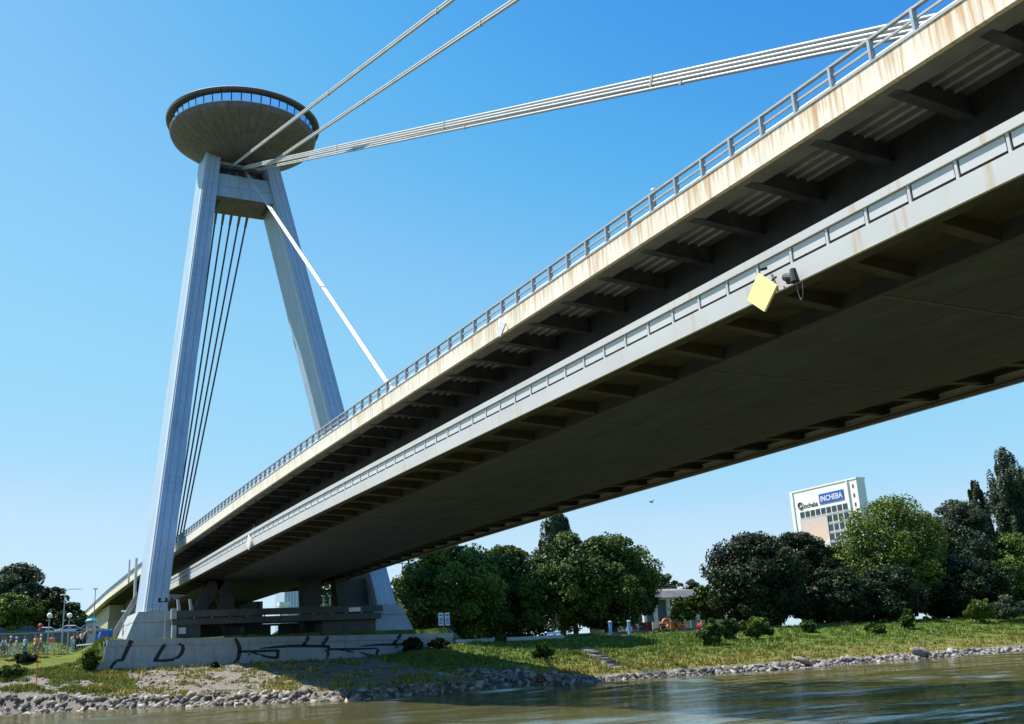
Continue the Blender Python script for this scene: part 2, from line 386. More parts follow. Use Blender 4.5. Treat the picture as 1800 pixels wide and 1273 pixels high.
def rock(X, Y, z, s, flat=1.):
    if rng.uniform() < .62:
        v = (box_v+rng.uniform(-.30,.30,(8,3)))*np.array([s*rng.uniform(.8,1.9), s*rng.uniform(.6,1.2), s*rng.uniform(.28,.8)*flat])
        ax = Matrix.Rotation(rng.uniform(0,6.28), 3, 'Z') @ Matrix.Rotation(rng.normal()*.5, 3, 'X') @ Matrix.Rotation(rng.normal()*.5, 3, 'Y')
        v = v @ np.array(ax).T + np.array([X, Y, z]); RV.append(v); RF.append(box_f+NV[0]); NV[0] += 8
        RTt.append(np.full(12, rng.uniform(0, 1)**.9)+rng.uniform(-.05,.05,12)); return
    v = ico_v*(1+rng.uniform(-.42, .35, (12,1)))*np.array([s*rng.uniform(.8,1.7), s*rng.uniform(.7,1.2), s*rng.uniform(.45,.8)*flat])
    ax = Matrix.Rotation(rng.uniform(0,6.28), 3, 'Z') @ Matrix.Rotation(rng.normal()*.35, 3, 'X') @ Matrix.Rotation(rng.normal()*.35, 3, 'Y')
    v = v @ np.array(ax).T + np.array([X, Y, z]); n = NV[0]; NV[0] += 12
    RV.append(v); RF.append(ico_f+n); RTt.append(np.full(20, rng.uniform(0, 1)**.8)+rng.uniform(-.08,.08,20))
for i in range(3600):
    u = rng.uniform(); X = -150+u*182 if u < .55 else -50+((u-.55)/.45)*82
    wdt = .95 if X < -16 else (2.6 if X < -9 else (1.5 if X < 8 else 1.9))
    d = rng.uniform(-.5, 1)**1*wdt
    if X > 14: s = rng.uniform(.12,.46)
    elif X > -9: s = rng.uniform(.16,.48)
    else: s = rng.uniform(.10,.36)*(1.6 if rng.uniform() < .08 else 1)
    Y = shore(X)-d; rock(X, Y, ground(X, Y)+s*.05, s, 1.15)
for i in range(330):      # loose rubble spilling down beside the bridge shadow
    X = -11.5+rng.normal()*1.6-.0; d = rng.uniform(0, 10); X += -.12*(8-d)*0+ (8-d)*-.15
    Y = shore(X)-d; rock(X, Y, ground(X, Y)+.1, rng.uniform(.15,.4))
for i in range(900):      # scattered stones on the slope under the quay wall
    X = rng.uniform(-6, 26); s_ = shore(X); d = rng.uniform(1, max(2, s_-7)); s = rng.uniform(.05,.2)*(1.8 if rng.uniform() < .1 else 1)
    Y = s_-d; rock(X, Y, ground(X, Y)+.02, s, .6)
for X, Y_ in ((-62, 39.2), (-63.2, 38.6), (-44, 40.2)):
    rock(X, shore(X)-.8, ground(X, shore(X)-.8)+.3, .8)
RV = np.concatenate(RV); RF = np.concatenate(RF); RTt = np.clip(np.concatenate(RTt), 0, 1)
tag(raw('riprap_stones', RV, RF, M_ROCK, tint=RTt), 'pale broken riprap stones piled along the waterline', 'stones', kind='stuff')

# grass tufts and weeds
def blades(n, region, name, label, hmin, hmax, tlo, thi):
    GV = []; GF = []; GT = []; c = 0
    while c < n:
        X, Y = region()
        z = ground(X, Y); h = rng.uniform(hmin, hmax); pn = noise.noise(Vector((X*.22, Y*.3, 20)))+.6*noise.noise(Vector((X*.7, Y*.9, 31)))
        tt = rng.uniform(tlo(X,Y), thi(X,Y))+pn*.45; h *= max(.35, 1+pn*1.1)
        for k in range(6):
            a = rng.uniform(0, 6.28); dx, dy = math.cos(a), math.sin(a); w_ = .05+h*.09; lean = rng.uniform(.1,.7)*h
            ox, oy = rng.normal(0,.16,2)
            b0 = np.array([X+ox, Y+oy, z-.05]); GV += [b0+(-dy*w_, dx*w_, 0), b0+(dy*w_, -dx*w_, 0), b0+(dx*lean, dy*lean, h*rng.uniform(.7,1.1))]
            m_ = len(GV); GF.append((m_-3, m_-2, m_-1)); GT.append(min(1, max(0, tt+rng.normal()*.12)))
        c += 1
    return tag(raw(name, np.array(GV), np.array(GF), M_BLADE, tint=GT), label, 'grass', kind='stuff')
def reg_r():
    while True:
        X = rng.uniform(-130, -9) if rng.uniform() < .8 else rng.uniform(-55, -9); s = shore(X); d = rng.uniform(1.5, 40)
        if abs(X+11.5) < 2 and d < 8: continue
        if abs(X-stepx(s-d)) < .7+.3*noise.noise(Vector((s-d, 4, 0))) and 18.5 < s-d < 38: continue
        if s-d < 7.5 and X > -37: continue
        return X, s-d
def reg_l():
    while True:
        X = rng.uniform(18, 32); s = shore(X); d = rng.uniform(3, 24)
        if s-d > 2.5 and rng.uniform() < sm(14, 24, X)+.25 and (d > 8 or noise.noise(Vector((X*.4, d*.4, 3))) > .05): return X, s-d
def reg_m():
    while True:
        X = rng.uniform(-10, 22); s = shore(X); d = rng.uniform(1.5, s-6.4)
        k = noise.noise(Vector((X*.35, d*.35, 9)))
        if k > .12 or rng.uniform() < .05 or (2 < d < 6 and rng.uniform() < .5) or (s-d < 8 and rng.uniform() < .5): return X, s-d
blades(17000, reg_r, 'bank_grass', 'green and dry yellow grass on the river bank', .12, .42, lambda X,Y: .05+.4*sm(24, 38, Y), lambda X,Y: .45+.5*sm(22, 38, Y))
blades(3200, reg_l, 'weeds', 'unmown weeds on the bank below the people', .15, .42, lambda X,Y: .15, lambda X,Y: .85)
blades(1900, reg_m, 'dry_weeds', 'dry weeds growing on the stony slope below the quay wall', .15, .42, lambda X,Y: .3, lambda X,Y: 1.)
def reg_lawn():
    return rng.uniform(16, 33), rng.uniform(-29.5, -3)
blades(3000, reg_lawn, 'lawn_grass', 'short mown lawn between the people and the levee wall', .08, .2, lambda X,Y: .1, lambda X,Y: .35)

# ------------------------------------------------------------ trees
def leaves(P, Nrm, size, tint, out_bias=.8):
    n = len(P); r1 = rng.normal(size=(n,3)); nn = Nrm*out_bias+r1*.75; nn /= np.linalg.norm(nn, axis=1)[:,None]
    a = np.cross(nn, rng.normal(size=(n,3))); a /= np.linalg.norm(a, axis=1)[:,None]; b = np.cross(nn, a)
    s = (size*rng.uniform(.6,1.3,n))[:,None]
    V = np.stack([P-a*s, P-b*s*.6, P+a*s, P+b*s*.6], 1).reshape(-1,3)
    return V, np.arange(4*n).reshape(-1,4), tint
def crown_cloud(c, rad, nclump, nleaf, size, kind='round'):
    c = np.array(c, float); rad = np.array(rad, float)
    u = rng.normal(size=(nclump,3)); u /= np.linalg.norm(u, axis=1)[:,None]
    if kind == 'round': u[:,2] = np.where(u[:,2] < -.75, -u[:,2], u[:,2])
    rr = rng.uniform(.70, .97, nclump)
    cc = u*rr[:,None]*rad
    if kind == 'round':
        t = np.where(rng.uniform(size=nclump) < .45, rng.uniform(-1, .3, nclump), u[:,2]); a = np.arctan2(u[:,1], u[:,0])
        pf = np.where(t < 0, np.sqrt(np.clip(1-np.abs(t)**5, .25, 1))*.96, np.sqrt(np.clip(1-np.abs(t)**2.3, 0, 1)))
        cc = np.stack([np.cos(a)*pf*rr*rad[0], np.sin(a)*pf*rr*rad[1], t*rad[2]*.93], 1)
    if kind == 'poplar':
        t = rng.uniform(-1, 1, nclump); a = rng.uniform(0, 6.28, nclump)
        prof = np.clip(np.sqrt(np.clip(1-np.abs(t)**2.2, 0, 1))*(1-.35*np.clip(t,0,1)), .05, 1)
        q = rng.uniform(.35, 1.05, nclump)
        cc = np.stack([np.cos(a)*prof*q*rad[0], np.sin(a)*prof*q*rad[1], t*rad[2]], 1); u = np.stack([np.cos(a), np.sin(a), np.full(nclump,.3)], 1)
    cr = rng.uniform(.12,.27,nclump)*rad[:2].mean(); ct = np.clip(rng.normal(.5,.22,nclump),0,1)
    k = rng.integers(0, nclump, nleaf); dv = rng.normal(size=(nleaf,3)); dv /= np.linalg.norm(dv, axis=1)[:,None]
    el = np.array([.75,.75,2.4]) if kind == 'poplar' else np.array([1.15,1.15,.8])
    P = c+cc[k]+dv*el*(cr[k]*rng.uniform(.25,1,nleaf)**.4)[:,None]
    Nr = dv*.6+u[k]*.6+np.array([0,0,.25])
    T = np.clip(ct[k]+rng.normal(0,.16,nleaf), 0, 1)
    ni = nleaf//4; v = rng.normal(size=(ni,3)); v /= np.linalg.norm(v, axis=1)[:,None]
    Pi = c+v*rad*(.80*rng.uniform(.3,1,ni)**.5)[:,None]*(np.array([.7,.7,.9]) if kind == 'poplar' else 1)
    P = np.concatenate([P, Pi]); Nr = np.concatenate([Nr, v]); T = np.concatenate([T, rng.uniform(.1,.5,ni)])  # inner fill leaves tinted darker, crown-interior shade put into the colour
    return P, Nr, np.where(np.arange(len(P)) < nleaf, size, size*1.25), T
def tree(name, px, ytop, ybase, wpx, Y, mat, label, dens=1., kind='round', leaf=.235, group='trees along the far river bank', low=.12):
    B = atY(px, ytop+(ybase-ytop)*(.2 if kind == 'poplar' else .5), Y); X = float(B[0]); z0 = ground(X, Y, False); dist = np.linalg.norm(np.array([X, Y, z0])-CO)
    T = atY(px, ytop, Y); zt = float(T[2]); wd = wpx/CP['f']*dist/2; H = zt-z0
    root = empty(name, (X, Y, z0), label, 'tree', group)
    cz0 = z0+H*low; rad = (wd*.97, wd*.9, (zt-cz0)/2*.98)
    area = 4*math.pi*((rad[0]*rad[2])**1)
    nl = int(min(36000, area*34*dens*(.3/leaf)**2)); nc = int(min(210, 34+area*.2))
    if kind == 'poplar': nc = 110; nl = int(nl*1.2)
    P, Nr, S, Tn = crown_cloud((X, Y, (zt+cz0)/2), rad, nc, nl, leaf, kind)
    keep = P[:,2] > z0+.6; Vv, Ff, Tt = leaves(P[keep], Nr[keep], S[keep], Tn[keep])
    raw('crown', Vv, Ff, mat, root, tint=Tt)
    t = MB(); r0 = .022*H+.08; hz = z0+H*.72
    t.tube([(X, Y, z0-.4), (X+.1, Y, z0+.6), (X+.15, Y+.1, z0+H*.35), (X, Y, hz)], [r0*1.5, r0, r0*.75, r0*.2], 8)
    for k in range(7):
        a = k*2.4+px; hh = z0+H*(.18+.07*k); e = (X+math.cos(a)*rad[0]*.6, Y+math.sin(a)*rad[1]*.6, hh+H*.2)
        t.tube([(X+.1, Y, hh), ((X+e[0])/2, (Y+e[1])/2, hh+H*.08), e], [r0*.42, r0*.28, r0*.08], 6)
    t.build('trunk', M_TRUNK, root, smooth=True)
    return root
# right bank, ordered left to right
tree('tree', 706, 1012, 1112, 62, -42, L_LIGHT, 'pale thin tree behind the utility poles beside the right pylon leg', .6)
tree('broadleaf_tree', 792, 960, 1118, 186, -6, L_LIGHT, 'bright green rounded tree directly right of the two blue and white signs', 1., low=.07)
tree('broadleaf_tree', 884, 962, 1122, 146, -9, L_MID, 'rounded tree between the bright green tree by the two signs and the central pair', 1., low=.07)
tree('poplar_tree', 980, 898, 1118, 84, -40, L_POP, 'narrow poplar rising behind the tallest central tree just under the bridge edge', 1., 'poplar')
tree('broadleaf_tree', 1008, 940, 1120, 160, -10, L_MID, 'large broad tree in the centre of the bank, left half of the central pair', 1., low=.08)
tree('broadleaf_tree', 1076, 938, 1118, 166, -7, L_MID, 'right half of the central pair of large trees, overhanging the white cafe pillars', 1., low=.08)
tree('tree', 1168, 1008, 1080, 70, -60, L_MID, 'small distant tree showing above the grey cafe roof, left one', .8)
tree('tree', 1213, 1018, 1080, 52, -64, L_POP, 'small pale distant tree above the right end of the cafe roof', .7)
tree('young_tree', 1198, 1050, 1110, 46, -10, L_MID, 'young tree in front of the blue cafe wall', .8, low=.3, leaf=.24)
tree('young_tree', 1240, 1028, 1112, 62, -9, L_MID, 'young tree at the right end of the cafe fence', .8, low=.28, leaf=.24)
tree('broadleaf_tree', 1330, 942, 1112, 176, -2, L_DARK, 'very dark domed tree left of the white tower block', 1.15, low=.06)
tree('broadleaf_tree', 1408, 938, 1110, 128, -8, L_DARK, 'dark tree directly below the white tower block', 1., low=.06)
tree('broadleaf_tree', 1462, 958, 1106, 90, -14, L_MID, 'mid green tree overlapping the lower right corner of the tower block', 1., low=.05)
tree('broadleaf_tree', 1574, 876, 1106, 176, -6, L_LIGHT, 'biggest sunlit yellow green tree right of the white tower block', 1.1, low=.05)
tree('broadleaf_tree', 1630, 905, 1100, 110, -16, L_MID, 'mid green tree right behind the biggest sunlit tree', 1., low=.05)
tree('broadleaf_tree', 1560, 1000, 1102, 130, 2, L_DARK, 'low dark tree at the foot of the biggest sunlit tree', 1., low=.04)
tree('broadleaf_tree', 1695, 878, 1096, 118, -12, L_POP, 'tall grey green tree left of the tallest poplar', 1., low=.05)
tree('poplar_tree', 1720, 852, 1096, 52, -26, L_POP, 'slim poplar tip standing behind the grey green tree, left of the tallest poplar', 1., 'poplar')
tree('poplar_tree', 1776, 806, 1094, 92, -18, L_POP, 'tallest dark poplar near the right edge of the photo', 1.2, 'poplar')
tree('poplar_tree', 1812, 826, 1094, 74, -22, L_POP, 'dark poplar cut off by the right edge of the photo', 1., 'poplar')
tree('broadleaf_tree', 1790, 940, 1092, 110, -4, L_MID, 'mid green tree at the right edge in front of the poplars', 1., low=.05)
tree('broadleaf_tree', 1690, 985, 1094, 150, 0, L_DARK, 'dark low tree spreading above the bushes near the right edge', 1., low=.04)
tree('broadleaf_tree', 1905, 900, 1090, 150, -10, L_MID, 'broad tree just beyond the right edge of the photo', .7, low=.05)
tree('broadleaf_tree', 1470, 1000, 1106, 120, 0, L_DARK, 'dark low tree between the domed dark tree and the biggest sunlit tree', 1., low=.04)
# seen under the bridge and on the left
G2 = 'trees behind the road on the left'
tree('tree', 572, 1020, 1100, 46, -95, L_LIGHT, 'sunlit tree seen through the gap under the bridge', .8, group='trees seen under the bridge')
tree('tree', 600, 1024, 1100, 40, -110, L_LIGHT, 'paler tree behind the one in the gap under the bridge', .8, group='trees seen under the bridge')
def far_wood(name, x0, x1, Y, h0, h1, n, mat, label, zb):
    P = []; Nn = []; S = []; T = []
    for k in range(n):
        X = lerp(x0, x1, (k+rng.uniform(-.4,.4))/n); Yk = Y+rng.uniform(-7,7); h = rng.uniform(h0, h1); r_ = h*rng.uniform(.45,.7)
        p, q, s_, t_ = crown_cloud((X, Yk, zb+h*.48), (r_, r_, h*.52), 22, int(1500*h/8), .42); P.append(p); Nn.append(q); S.append(s_); T.append(t_)
    Vv, Ff, Tt = leaves(np.concatenate(P), np.concatenate(Nn), np.concatenate(S), np.concatenate(T))
    tag(raw(name, Vv, Ff, mat, tint=Tt), label, 'wood', kind='stuff')
far_wood('far_wood', -62, -22, -52, 7, 9.5, 11, L_DARK, 'dark undergrowth and woodland far behind the central trees', 5)
far_wood('far_wood', -330, -84, -48, 6, 9, 46, L_DARK, 'dark woodland edge behind the big trees right of the cafe', 5)
far_wood('far_wood', 27, 80, -62, 6, 9, 14, L_DARK, 'dark hedge-like woodland behind the cars on the left', 9)
tree('tree', 28, 992, 1118, 100, -62, L_POP, 'tallest loose grey green tree at the left edge behind the road', .75, group=G2)
tree('tree', 15, 1045, 1120, 90, -52, L_LIGHT, 'bright green tree at the left edge in front of the tallest one', 1., group=G2)
tree('tree', 88, 1032, 1118, 64, -58, L_DARK, 'dark tree behind the tall lamp and the white car', 1., group=G2)
tree('tree', 50, 1052, 1118, 80, -55, L_MID, 'mid green tree behind the dark car on the road', 1., group=G2)
tree('tree', 126, 1060, 1118, 56, -60, L_MID, 'small tree left of the approach ramp pillar', .9, group=G2)
tree('tree', 112, 1076, 1120, 60, -52, L_DARK, 'low dark tree above the roof of the white car', 1., group=G2)

def bush(px, py, wpx, hpx, Y, mat, label, name='bush', leaf=.2, dens=1.):
    B = atY(px, py, Y); X = float(B[0]); z0 = ground(X, Y); dist = np.linalg.norm(B-CO); s = dist/CP['f']
    rx = wpx*s/2; h = hpx*s; root = empty(name, (X, Y, z0), label, 'bush', 'bushes on the bank')
    P, Nr, S, Tn = crown_cloud((X, Y, z0+h*.5), (rx, rx*.8, h*.5), 14, int(900*dens+rx*h*260*dens), leaf)
    Vv, Ff, Tt = leaves(P, Nr, S, Tn, .5); raw('foliage', Vv, Ff, mat, root, tint=Tt)
    t = MB()
    for k in range(5):
        a = k*1.3; t.tube([(X, Y, z0-.1), (X+math.cos(a)*rx*.5, Y+math.sin(a)*rx*.4, z0+h*.6)], [.04,.015], 5)
    t.build('stem', M_TRUNK, root)
BU = [(1330,1133,62,36,19,L_BUSH,'bright yellow green shrub on the grass slope below the domed dark tree'),
 (1283,1140,44,34,17,L_MID,'mid green shrub just left of the bright yellow green one'),
 (1255,1165,50,42,24,L_MID,'rounded green shrub low on the bank left of the shrub pair'),
 (1728,1118,48,40,14,L_BUSH,'light green shrub at the left end of the long bush near the right edge'),
 (1775,1120,80,36,14,L_POP,'long dull green bush near the right edge above the stones'),
 (1600,1120,26,30,16,L_MID,'small upright shrub on the shaded grass below the big trees'),
 (955,1168,42,26,27,L_MID,'low dark green shrub on the bank left of the stone steps'),
 (880,1135,20,16,8,L_MID,'tiny shrub beside the light path end'),
 (160,1170,28,32,7.5,L_MID,'dark bushy shrub against the left end of the quay wall'),
 (47,1160,32,11,-1,L_DARK,'dark low bush in front of the people in white'),
 (20,1200,52,14,3,L_MID,'flat green bush low on the bank at the left edge'),
 (378,1183,13,9,9,L_DARK,'small dark weed bush at the foot of the quay wall'),
 (728,1166,44,22,9,L_DARK,'dark ivy bush climbing the right end of the quay wall'),
 (772,1158,36,18,9,L_DARK,'dark bush at the right corner of the quay wall'),
 (1425,1125,30,20,15,L_MID,'small green shrub between the slope and the dark trees'),
 (1545,1138,40,16,20,L_MID,'flat green shrub in the shadow of the biggest tree')]
for px, py, wp, hp, Y, mt, lb in BU: bush(px, py, wp, hp, Y, mt, lb)

# ------------------------------------------------------------ the bridge deck
_dk = np.array([(-320,8.5),(-260,10.2),(-200,12.8),(-160,14.8),(-118,16.7),(-80,18.1),(-43,18.85),(-20,19.02),(-3,19.14),(15,19.42),(30,19.62),(45,19.74),(60,19.76),(100,19.75),(180,19.75),(330,19.7)])
def deckz(Y): return float(np.interp(Y, _dk[:,0], _dk[:,1]))
YS = [y for y in np.arange(-200, 300, 5.0)]
YW = [y for y in np.arange(-24, 300, 5.0)]
deck = empty('road_bridge', (0,0,19), 'two-level grey steel road bridge deck with rusty white edge crossing the river', 'bridge')
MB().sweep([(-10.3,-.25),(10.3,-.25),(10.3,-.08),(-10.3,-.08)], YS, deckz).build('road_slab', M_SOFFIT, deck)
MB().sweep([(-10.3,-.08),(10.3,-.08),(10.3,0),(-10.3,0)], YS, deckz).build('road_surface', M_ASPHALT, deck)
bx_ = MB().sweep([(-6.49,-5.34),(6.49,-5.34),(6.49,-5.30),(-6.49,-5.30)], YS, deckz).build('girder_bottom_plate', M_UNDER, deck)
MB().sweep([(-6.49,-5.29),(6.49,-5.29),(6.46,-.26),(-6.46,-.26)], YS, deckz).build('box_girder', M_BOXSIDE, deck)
for sgn in (1, -1):
    X = lambda v: v*sgn
    fo = MB().sweep([(X(10.31),-.995),(X(10.5),-.995),(X(10.5),.0),(X(10.31),.0)], YS, deckz).build('edge_fascia', M_FASCIA, deck)
    MB().sweep([(X(10.5),-.06),(X(10.53),-.06),(X(10.53),.005),(X(10.5),.005)], YS, deckz).build('drip_edge', M_RAIL, fo)
    MB().sweep([(X(9.42),-.90),(X(10.305),-.97),(X(10.305),-.92),(X(9.50),-.85),(X(9.50),-.30),(X(9.42),-.30)], YS, deckz).build('soffit_strip', M_STRIP, deck)
    for k in range(5):
        x0 = 9.08-.50*k
        MB().sweep([(X(x0-.03),-.35),(X(x0+.03),-.35),(X(x0+.012),-.255),(X(x0-.012),-.255)], YS, deckz).build('stringer', M_STRING, deck)
    rest = MB(); restl = MB()
    for k in range(-60, 55):
        Y = 106.06+3.25*k; z = deckz(Y)
        def rb(mb):
            mb.hexa([(X(6.5),Y-.05,z-1.05),(X(10.3),Y-.05,z-.86),(X(10.3),Y+.05,z-.86),(X(6.5),Y+.05,z-1.05),(X(6.5),Y-.05,z-.26),(X(10.3),Y-.05,z-.26),(X(10.3),Y+.05,z-.26),(X(6.5),Y+.05,z-.26)])
            mb.hexa([(X(6.5),Y-.2,z-1.11),(X(10.29),Y-.2,z-.92),(X(10.29),Y+.2,z-.92),(X(6.5),Y+.2,z-1.11),(X(6.5),Y-.2,z-1.052),(X(10.29),Y-.2,z-.862),(X(10.29),Y+.2,z-.862),(X(6.5),Y+.2,z-1.052)])
        def rl(mb):
            mb.hexa([(X(6.5),Y-.22,z-5.26),(X(10.0),Y-.22,z-5.02),(X(10.0),Y+.22,z-5.02),(X(6.5),Y+.22,z-5.26),(X(6.5),Y-.22,z-4.76),(X(10.0),Y-.22,z-4.76),(X(10.0),Y+.22,z-4.76),(X(6.5),Y+.22,z-4.76)])
        ind = 8 < Y < 116 and sgn > 0
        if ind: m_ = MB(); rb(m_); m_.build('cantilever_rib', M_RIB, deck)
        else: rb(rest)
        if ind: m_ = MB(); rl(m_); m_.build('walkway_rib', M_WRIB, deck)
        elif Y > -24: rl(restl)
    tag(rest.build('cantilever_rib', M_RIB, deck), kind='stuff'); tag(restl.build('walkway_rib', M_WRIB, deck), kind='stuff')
    # upper railing
    rl_ = MB(); rl_.sweep([(X(10.33),.74),(X(10.47),.74),(X(10.47),.82),(X(10.33),.82)], YS, deckz)
    rail = rl_.build('railing', M_RAIL, deck)
    MB().sweep([(X(10.37),.40),(X(10.44),.40),(X(10.44),.47),(X(10.37),.47)], YS, deckz).build('middle_rail', M_RAIL, rail)
    MB().sweep([(X(10.30),.06),(X(10.40),.03),(X(10.44),.10),(X(10.40),.17),(X(10.30),.16)], YS, deckz).build('base_pipe', M_PIPE, rail)
    rest = MB()
    def post(mb, Y, z):
        mb.box((X(10.30),Y-.045,z-.02),(X(10.515),Y+.045,z+.74)); mb.box((X(10.15),Y-.12,z),(X(10.30),Y-.06,z+.30))
    for k in range(-170, 110):
        Y = 106.0+1.625*k; z = deckz(Y)
        if sgn > 0 and -42 < Y < 116: m_ = MB(); post(m_, Y, z); m_.build('post', M_RAIL, rail)
        else: post(rest, Y, z)
    tag(rest.build('post', M_RAIL, rail), kind='stuff')
    # lower walkway
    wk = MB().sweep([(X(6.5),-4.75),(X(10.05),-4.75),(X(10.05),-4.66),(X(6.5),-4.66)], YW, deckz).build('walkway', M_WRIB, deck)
    MB().sweep([(X(10.06),-5.34),(X(10.17),-5.34),(X(10.17),-4.64),(X(10.06),-4.64)], YW, deckz).build('walkway_edge_beam', M_WALK, wk)
    MB().sweep([(X(9.5),-5.30),(X(10.055),-5.30),(X(10.055),-5.24),(X(9.5),-5.24)], YW, deckz).build('edge_flange', M_WRIB, wk)
    MB().sweep([(X(10.02),-4.06),(X(10.18),-4.06),(X(10.18),-3.78),(X(10.02),-3.78)], YW, deckz).build('parapet_rail', M_WALK, wk)
    MB().sweep([(X(9.98),-4.66),(X(10.02),-4.66),(X(10.02),-3.84),(X(9.98),-3.84)], YW, deckz).build('parapet_backing', M_BOXSIDE, wk)
    pr_ = MB(); pp = MB()
    for k in range(-80, 110):
        Y = 106.2+1.625*k; z0, z1 = deckz(Y), deckz(Y+1.625)
        if Y < -22: continue
        def panel(mb):
            a, b = Y+.10, Y+1.525
            mb.hexa([(X(10.06),a,z0-4.51),(X(10.09),a,z0-4.51),(X(10.09),b,z1-4.51),(X(10.06),b,z1-4.51),(X(10.06),a,z0-4.09),(X(10.09),a,z0-4.09),(X(10.09),b,z1-4.09),(X(10.06),b,z1-4.09)])
        def ps(mb): mb.box((X(10.06),Y-.045,z0-4.64),(X(10.125),Y+.045,z0-4.062))
        if sgn > 0 and -8 < Y < 116:
            m_ = MB(); panel(m_); m_.build('parapet_panel', M_PANEL, wk); m_ = MB(); ps(m_); m_.build('parapet_post', M_WALK, wk)
        else: panel(pr_); ps(pp)
    tag(pr_.build('parapet_panel', M_PANEL, wk), kind='stuff'); tag(pp.build('parapet_post', M_WALK, wk), kind='stuff')
# transverse plate laps on the girder bottom
lp = MB()
for k in range(-18, 30):
    Y = 4+9.75*k; z = deckz(Y); lp.box((-6.4,Y-.07,z-5.36),(6.4,Y+.07,z-5.335)); lp.box((-6.4,Y+4.85,z-5.35),(6.4,Y+4.89,z-5.335))
for x in (-4.3,-2.1,0,2.1,4.3): lp.sweep([(x-.02,-5.350),(x+.02,-5.350),(x+.02,-5.335),(x-.02,-5.335)], YS, deckz)
lp.build('plate_lap', M_RIB, deck)

# ------------------------------------------------------------ pylon
ZB, ZT = 10.235, 82.45
def legp(z, off, dy, sgn=1):
    t = (z-ZB)/(ZT-ZB); w_ = lerp(2.514, 2.269, t)
    return (sgn*(lerp(15.269, 5.623, t)-off*w_), -24.002*t-dy*7.094, z)
pyl = empty('bridge_pylon', (0,-3,10), 'tall leaning A-shaped blue-white steel pylon carrying the round restaurant', 'pylon')
for sgn, nm in ((1, 'sunlit left leg, white on its outer side'), (-1, 'right leg, partly hidden behind the bridge deck')):
    m_ = MB(); zs = [ZB+(83.2-ZB)*i/8 for i in range(9)]
    vs = []
    for z in zs: vs += [legp(z,0,0,sgn), legp(z,1,0,sgn), legp(z,1,1,sgn), legp(z,0,1,sgn)]
    fs = [(0,1,2,3), (32,33,34,35)]
    for i in range(8):
        for k in range(4): k2 = (k+1)%4; fs.append((i*4+k, i*4+k2, i*4+4+k2, i*4+4+k))
    m_.add(vs, fs); leg = m_.build('leg', M_PYL, pyl); leg['label'] = nm
    tr = MB(); E_off = 0 if sgn > 0 else 1; vs = []  # white strip stands in for the sunlit front edge of the leg
    for z in zs:
        e = legp(z, E_off, 0, sgn); vs += [(e[0]+.03, e[1]-.9, z), (e[0]-.17, e[1]+.12, z), (e[0]-.27, e[1]-.02, z), (e[0]-.04, e[1]-.91, z)]
    fs = [(0,1,2,3), (32,33,34,35)]
    for i in range(8):
        for k in range(4): k2 = (k+1)%4; fs.append((i*4+k, i*4+k2, i*4+4+k2, i*4+4+k))
    tr.add(vs, fs); tr.build('lit_edge_strip', M_WHITE, leg)
    sm_ = MB()
    for off in (.33, .67):
        for a, b in zip(zs[:-1], zs[1:]):
            p, q = Vector(legp(a,off,0,sgn)), Vector(legp(b,off,0,sgn)); sm_.bar(p+Vector((0,.0,0)), q, .10, .04, up=(0,1,.33))
    for zz in (26.1, 42.3, 58.0, 70.6, 75.5):
        p, q = Vector(legp(zz,0,0,sgn)), Vector(legp(zz,1,0,sgn)); sm_.bar(p, q, .05, .03, up=(0,1,.33))
    sm_.build('panel_seam', M_GROOVE if sgn > 0 else M_PIPE, leg)
def innerx(z): return legp(z,1,0)[0]
def fy(z): return -24.002*(z-ZB)/(ZT-ZB)
def beam(z0, z1, dep, y0=0.):
    x0, x1 = innerx(z0)+.03, innerx(z1)+.03
    return MB().hexa([(-x0,fy(z0)-dep,z0),(x0,fy(z0)-dep,z0),(x0,fy(z0)-y0,z0),(-x0,fy(z0)-y0,z0),(-x1,fy(z1)-dep,z1),(x1,fy(z1)-dep,z1),(x1,fy(z1)-y0,z1),(-x1,fy(z1)-y0,z1)])
cb = beam(73.6, 78.15, 7.0, .55).build('crossbeam', M_PYL, pyl)
s_ = MB()
s_.bar((-4.0, fy(75.6)-.55, 75.6), (4.0, fy(75.6)-.55, 75.6), .06, .08, up=(0,1,.33))
for x in (-2.3,-.8,.8,2.3): s_.bar((x, fy(73.7)-.55, 73.7), (x, fy(78.1)-.55, 78.1), .05, .04, up=(0,1,.33))
s_.build('panel_seam', M_GROOVE, cb)
us = MB(); us.box((-4.35,-28.0,73.52),(4.35,-21.7,73.6)); us.build('soffit_plate', M_SAUCER, cb)
for x in (-4.05, 3.55): MB().box((x,-26.6,73.46),(x+.5,-22.9,73.515)).build('dark_notch_plate', M_DARK, cb)  # flat dark plates painted in place of the shaded notches in the soffit
beam(80.4, 83.0, 7.0, .9).build('top_beam', M_PYL, pyl)
MB().box((-3.4,-30.6,78.0),(3.4,-25.6,80.5)).build('saddle_chamber', M_DARK, pyl)
for x in (2.0, .75, -.75, -2.0):
    pts = [(x, -25.8+1.1*math.cos(a), 78.55+1.05*math.sin(a)) for a in np.linspace(-.2, 1.9, 8)]
    MB().tube(pts, .30, 8).build('cable_saddle', M_SADDLE, pyl)
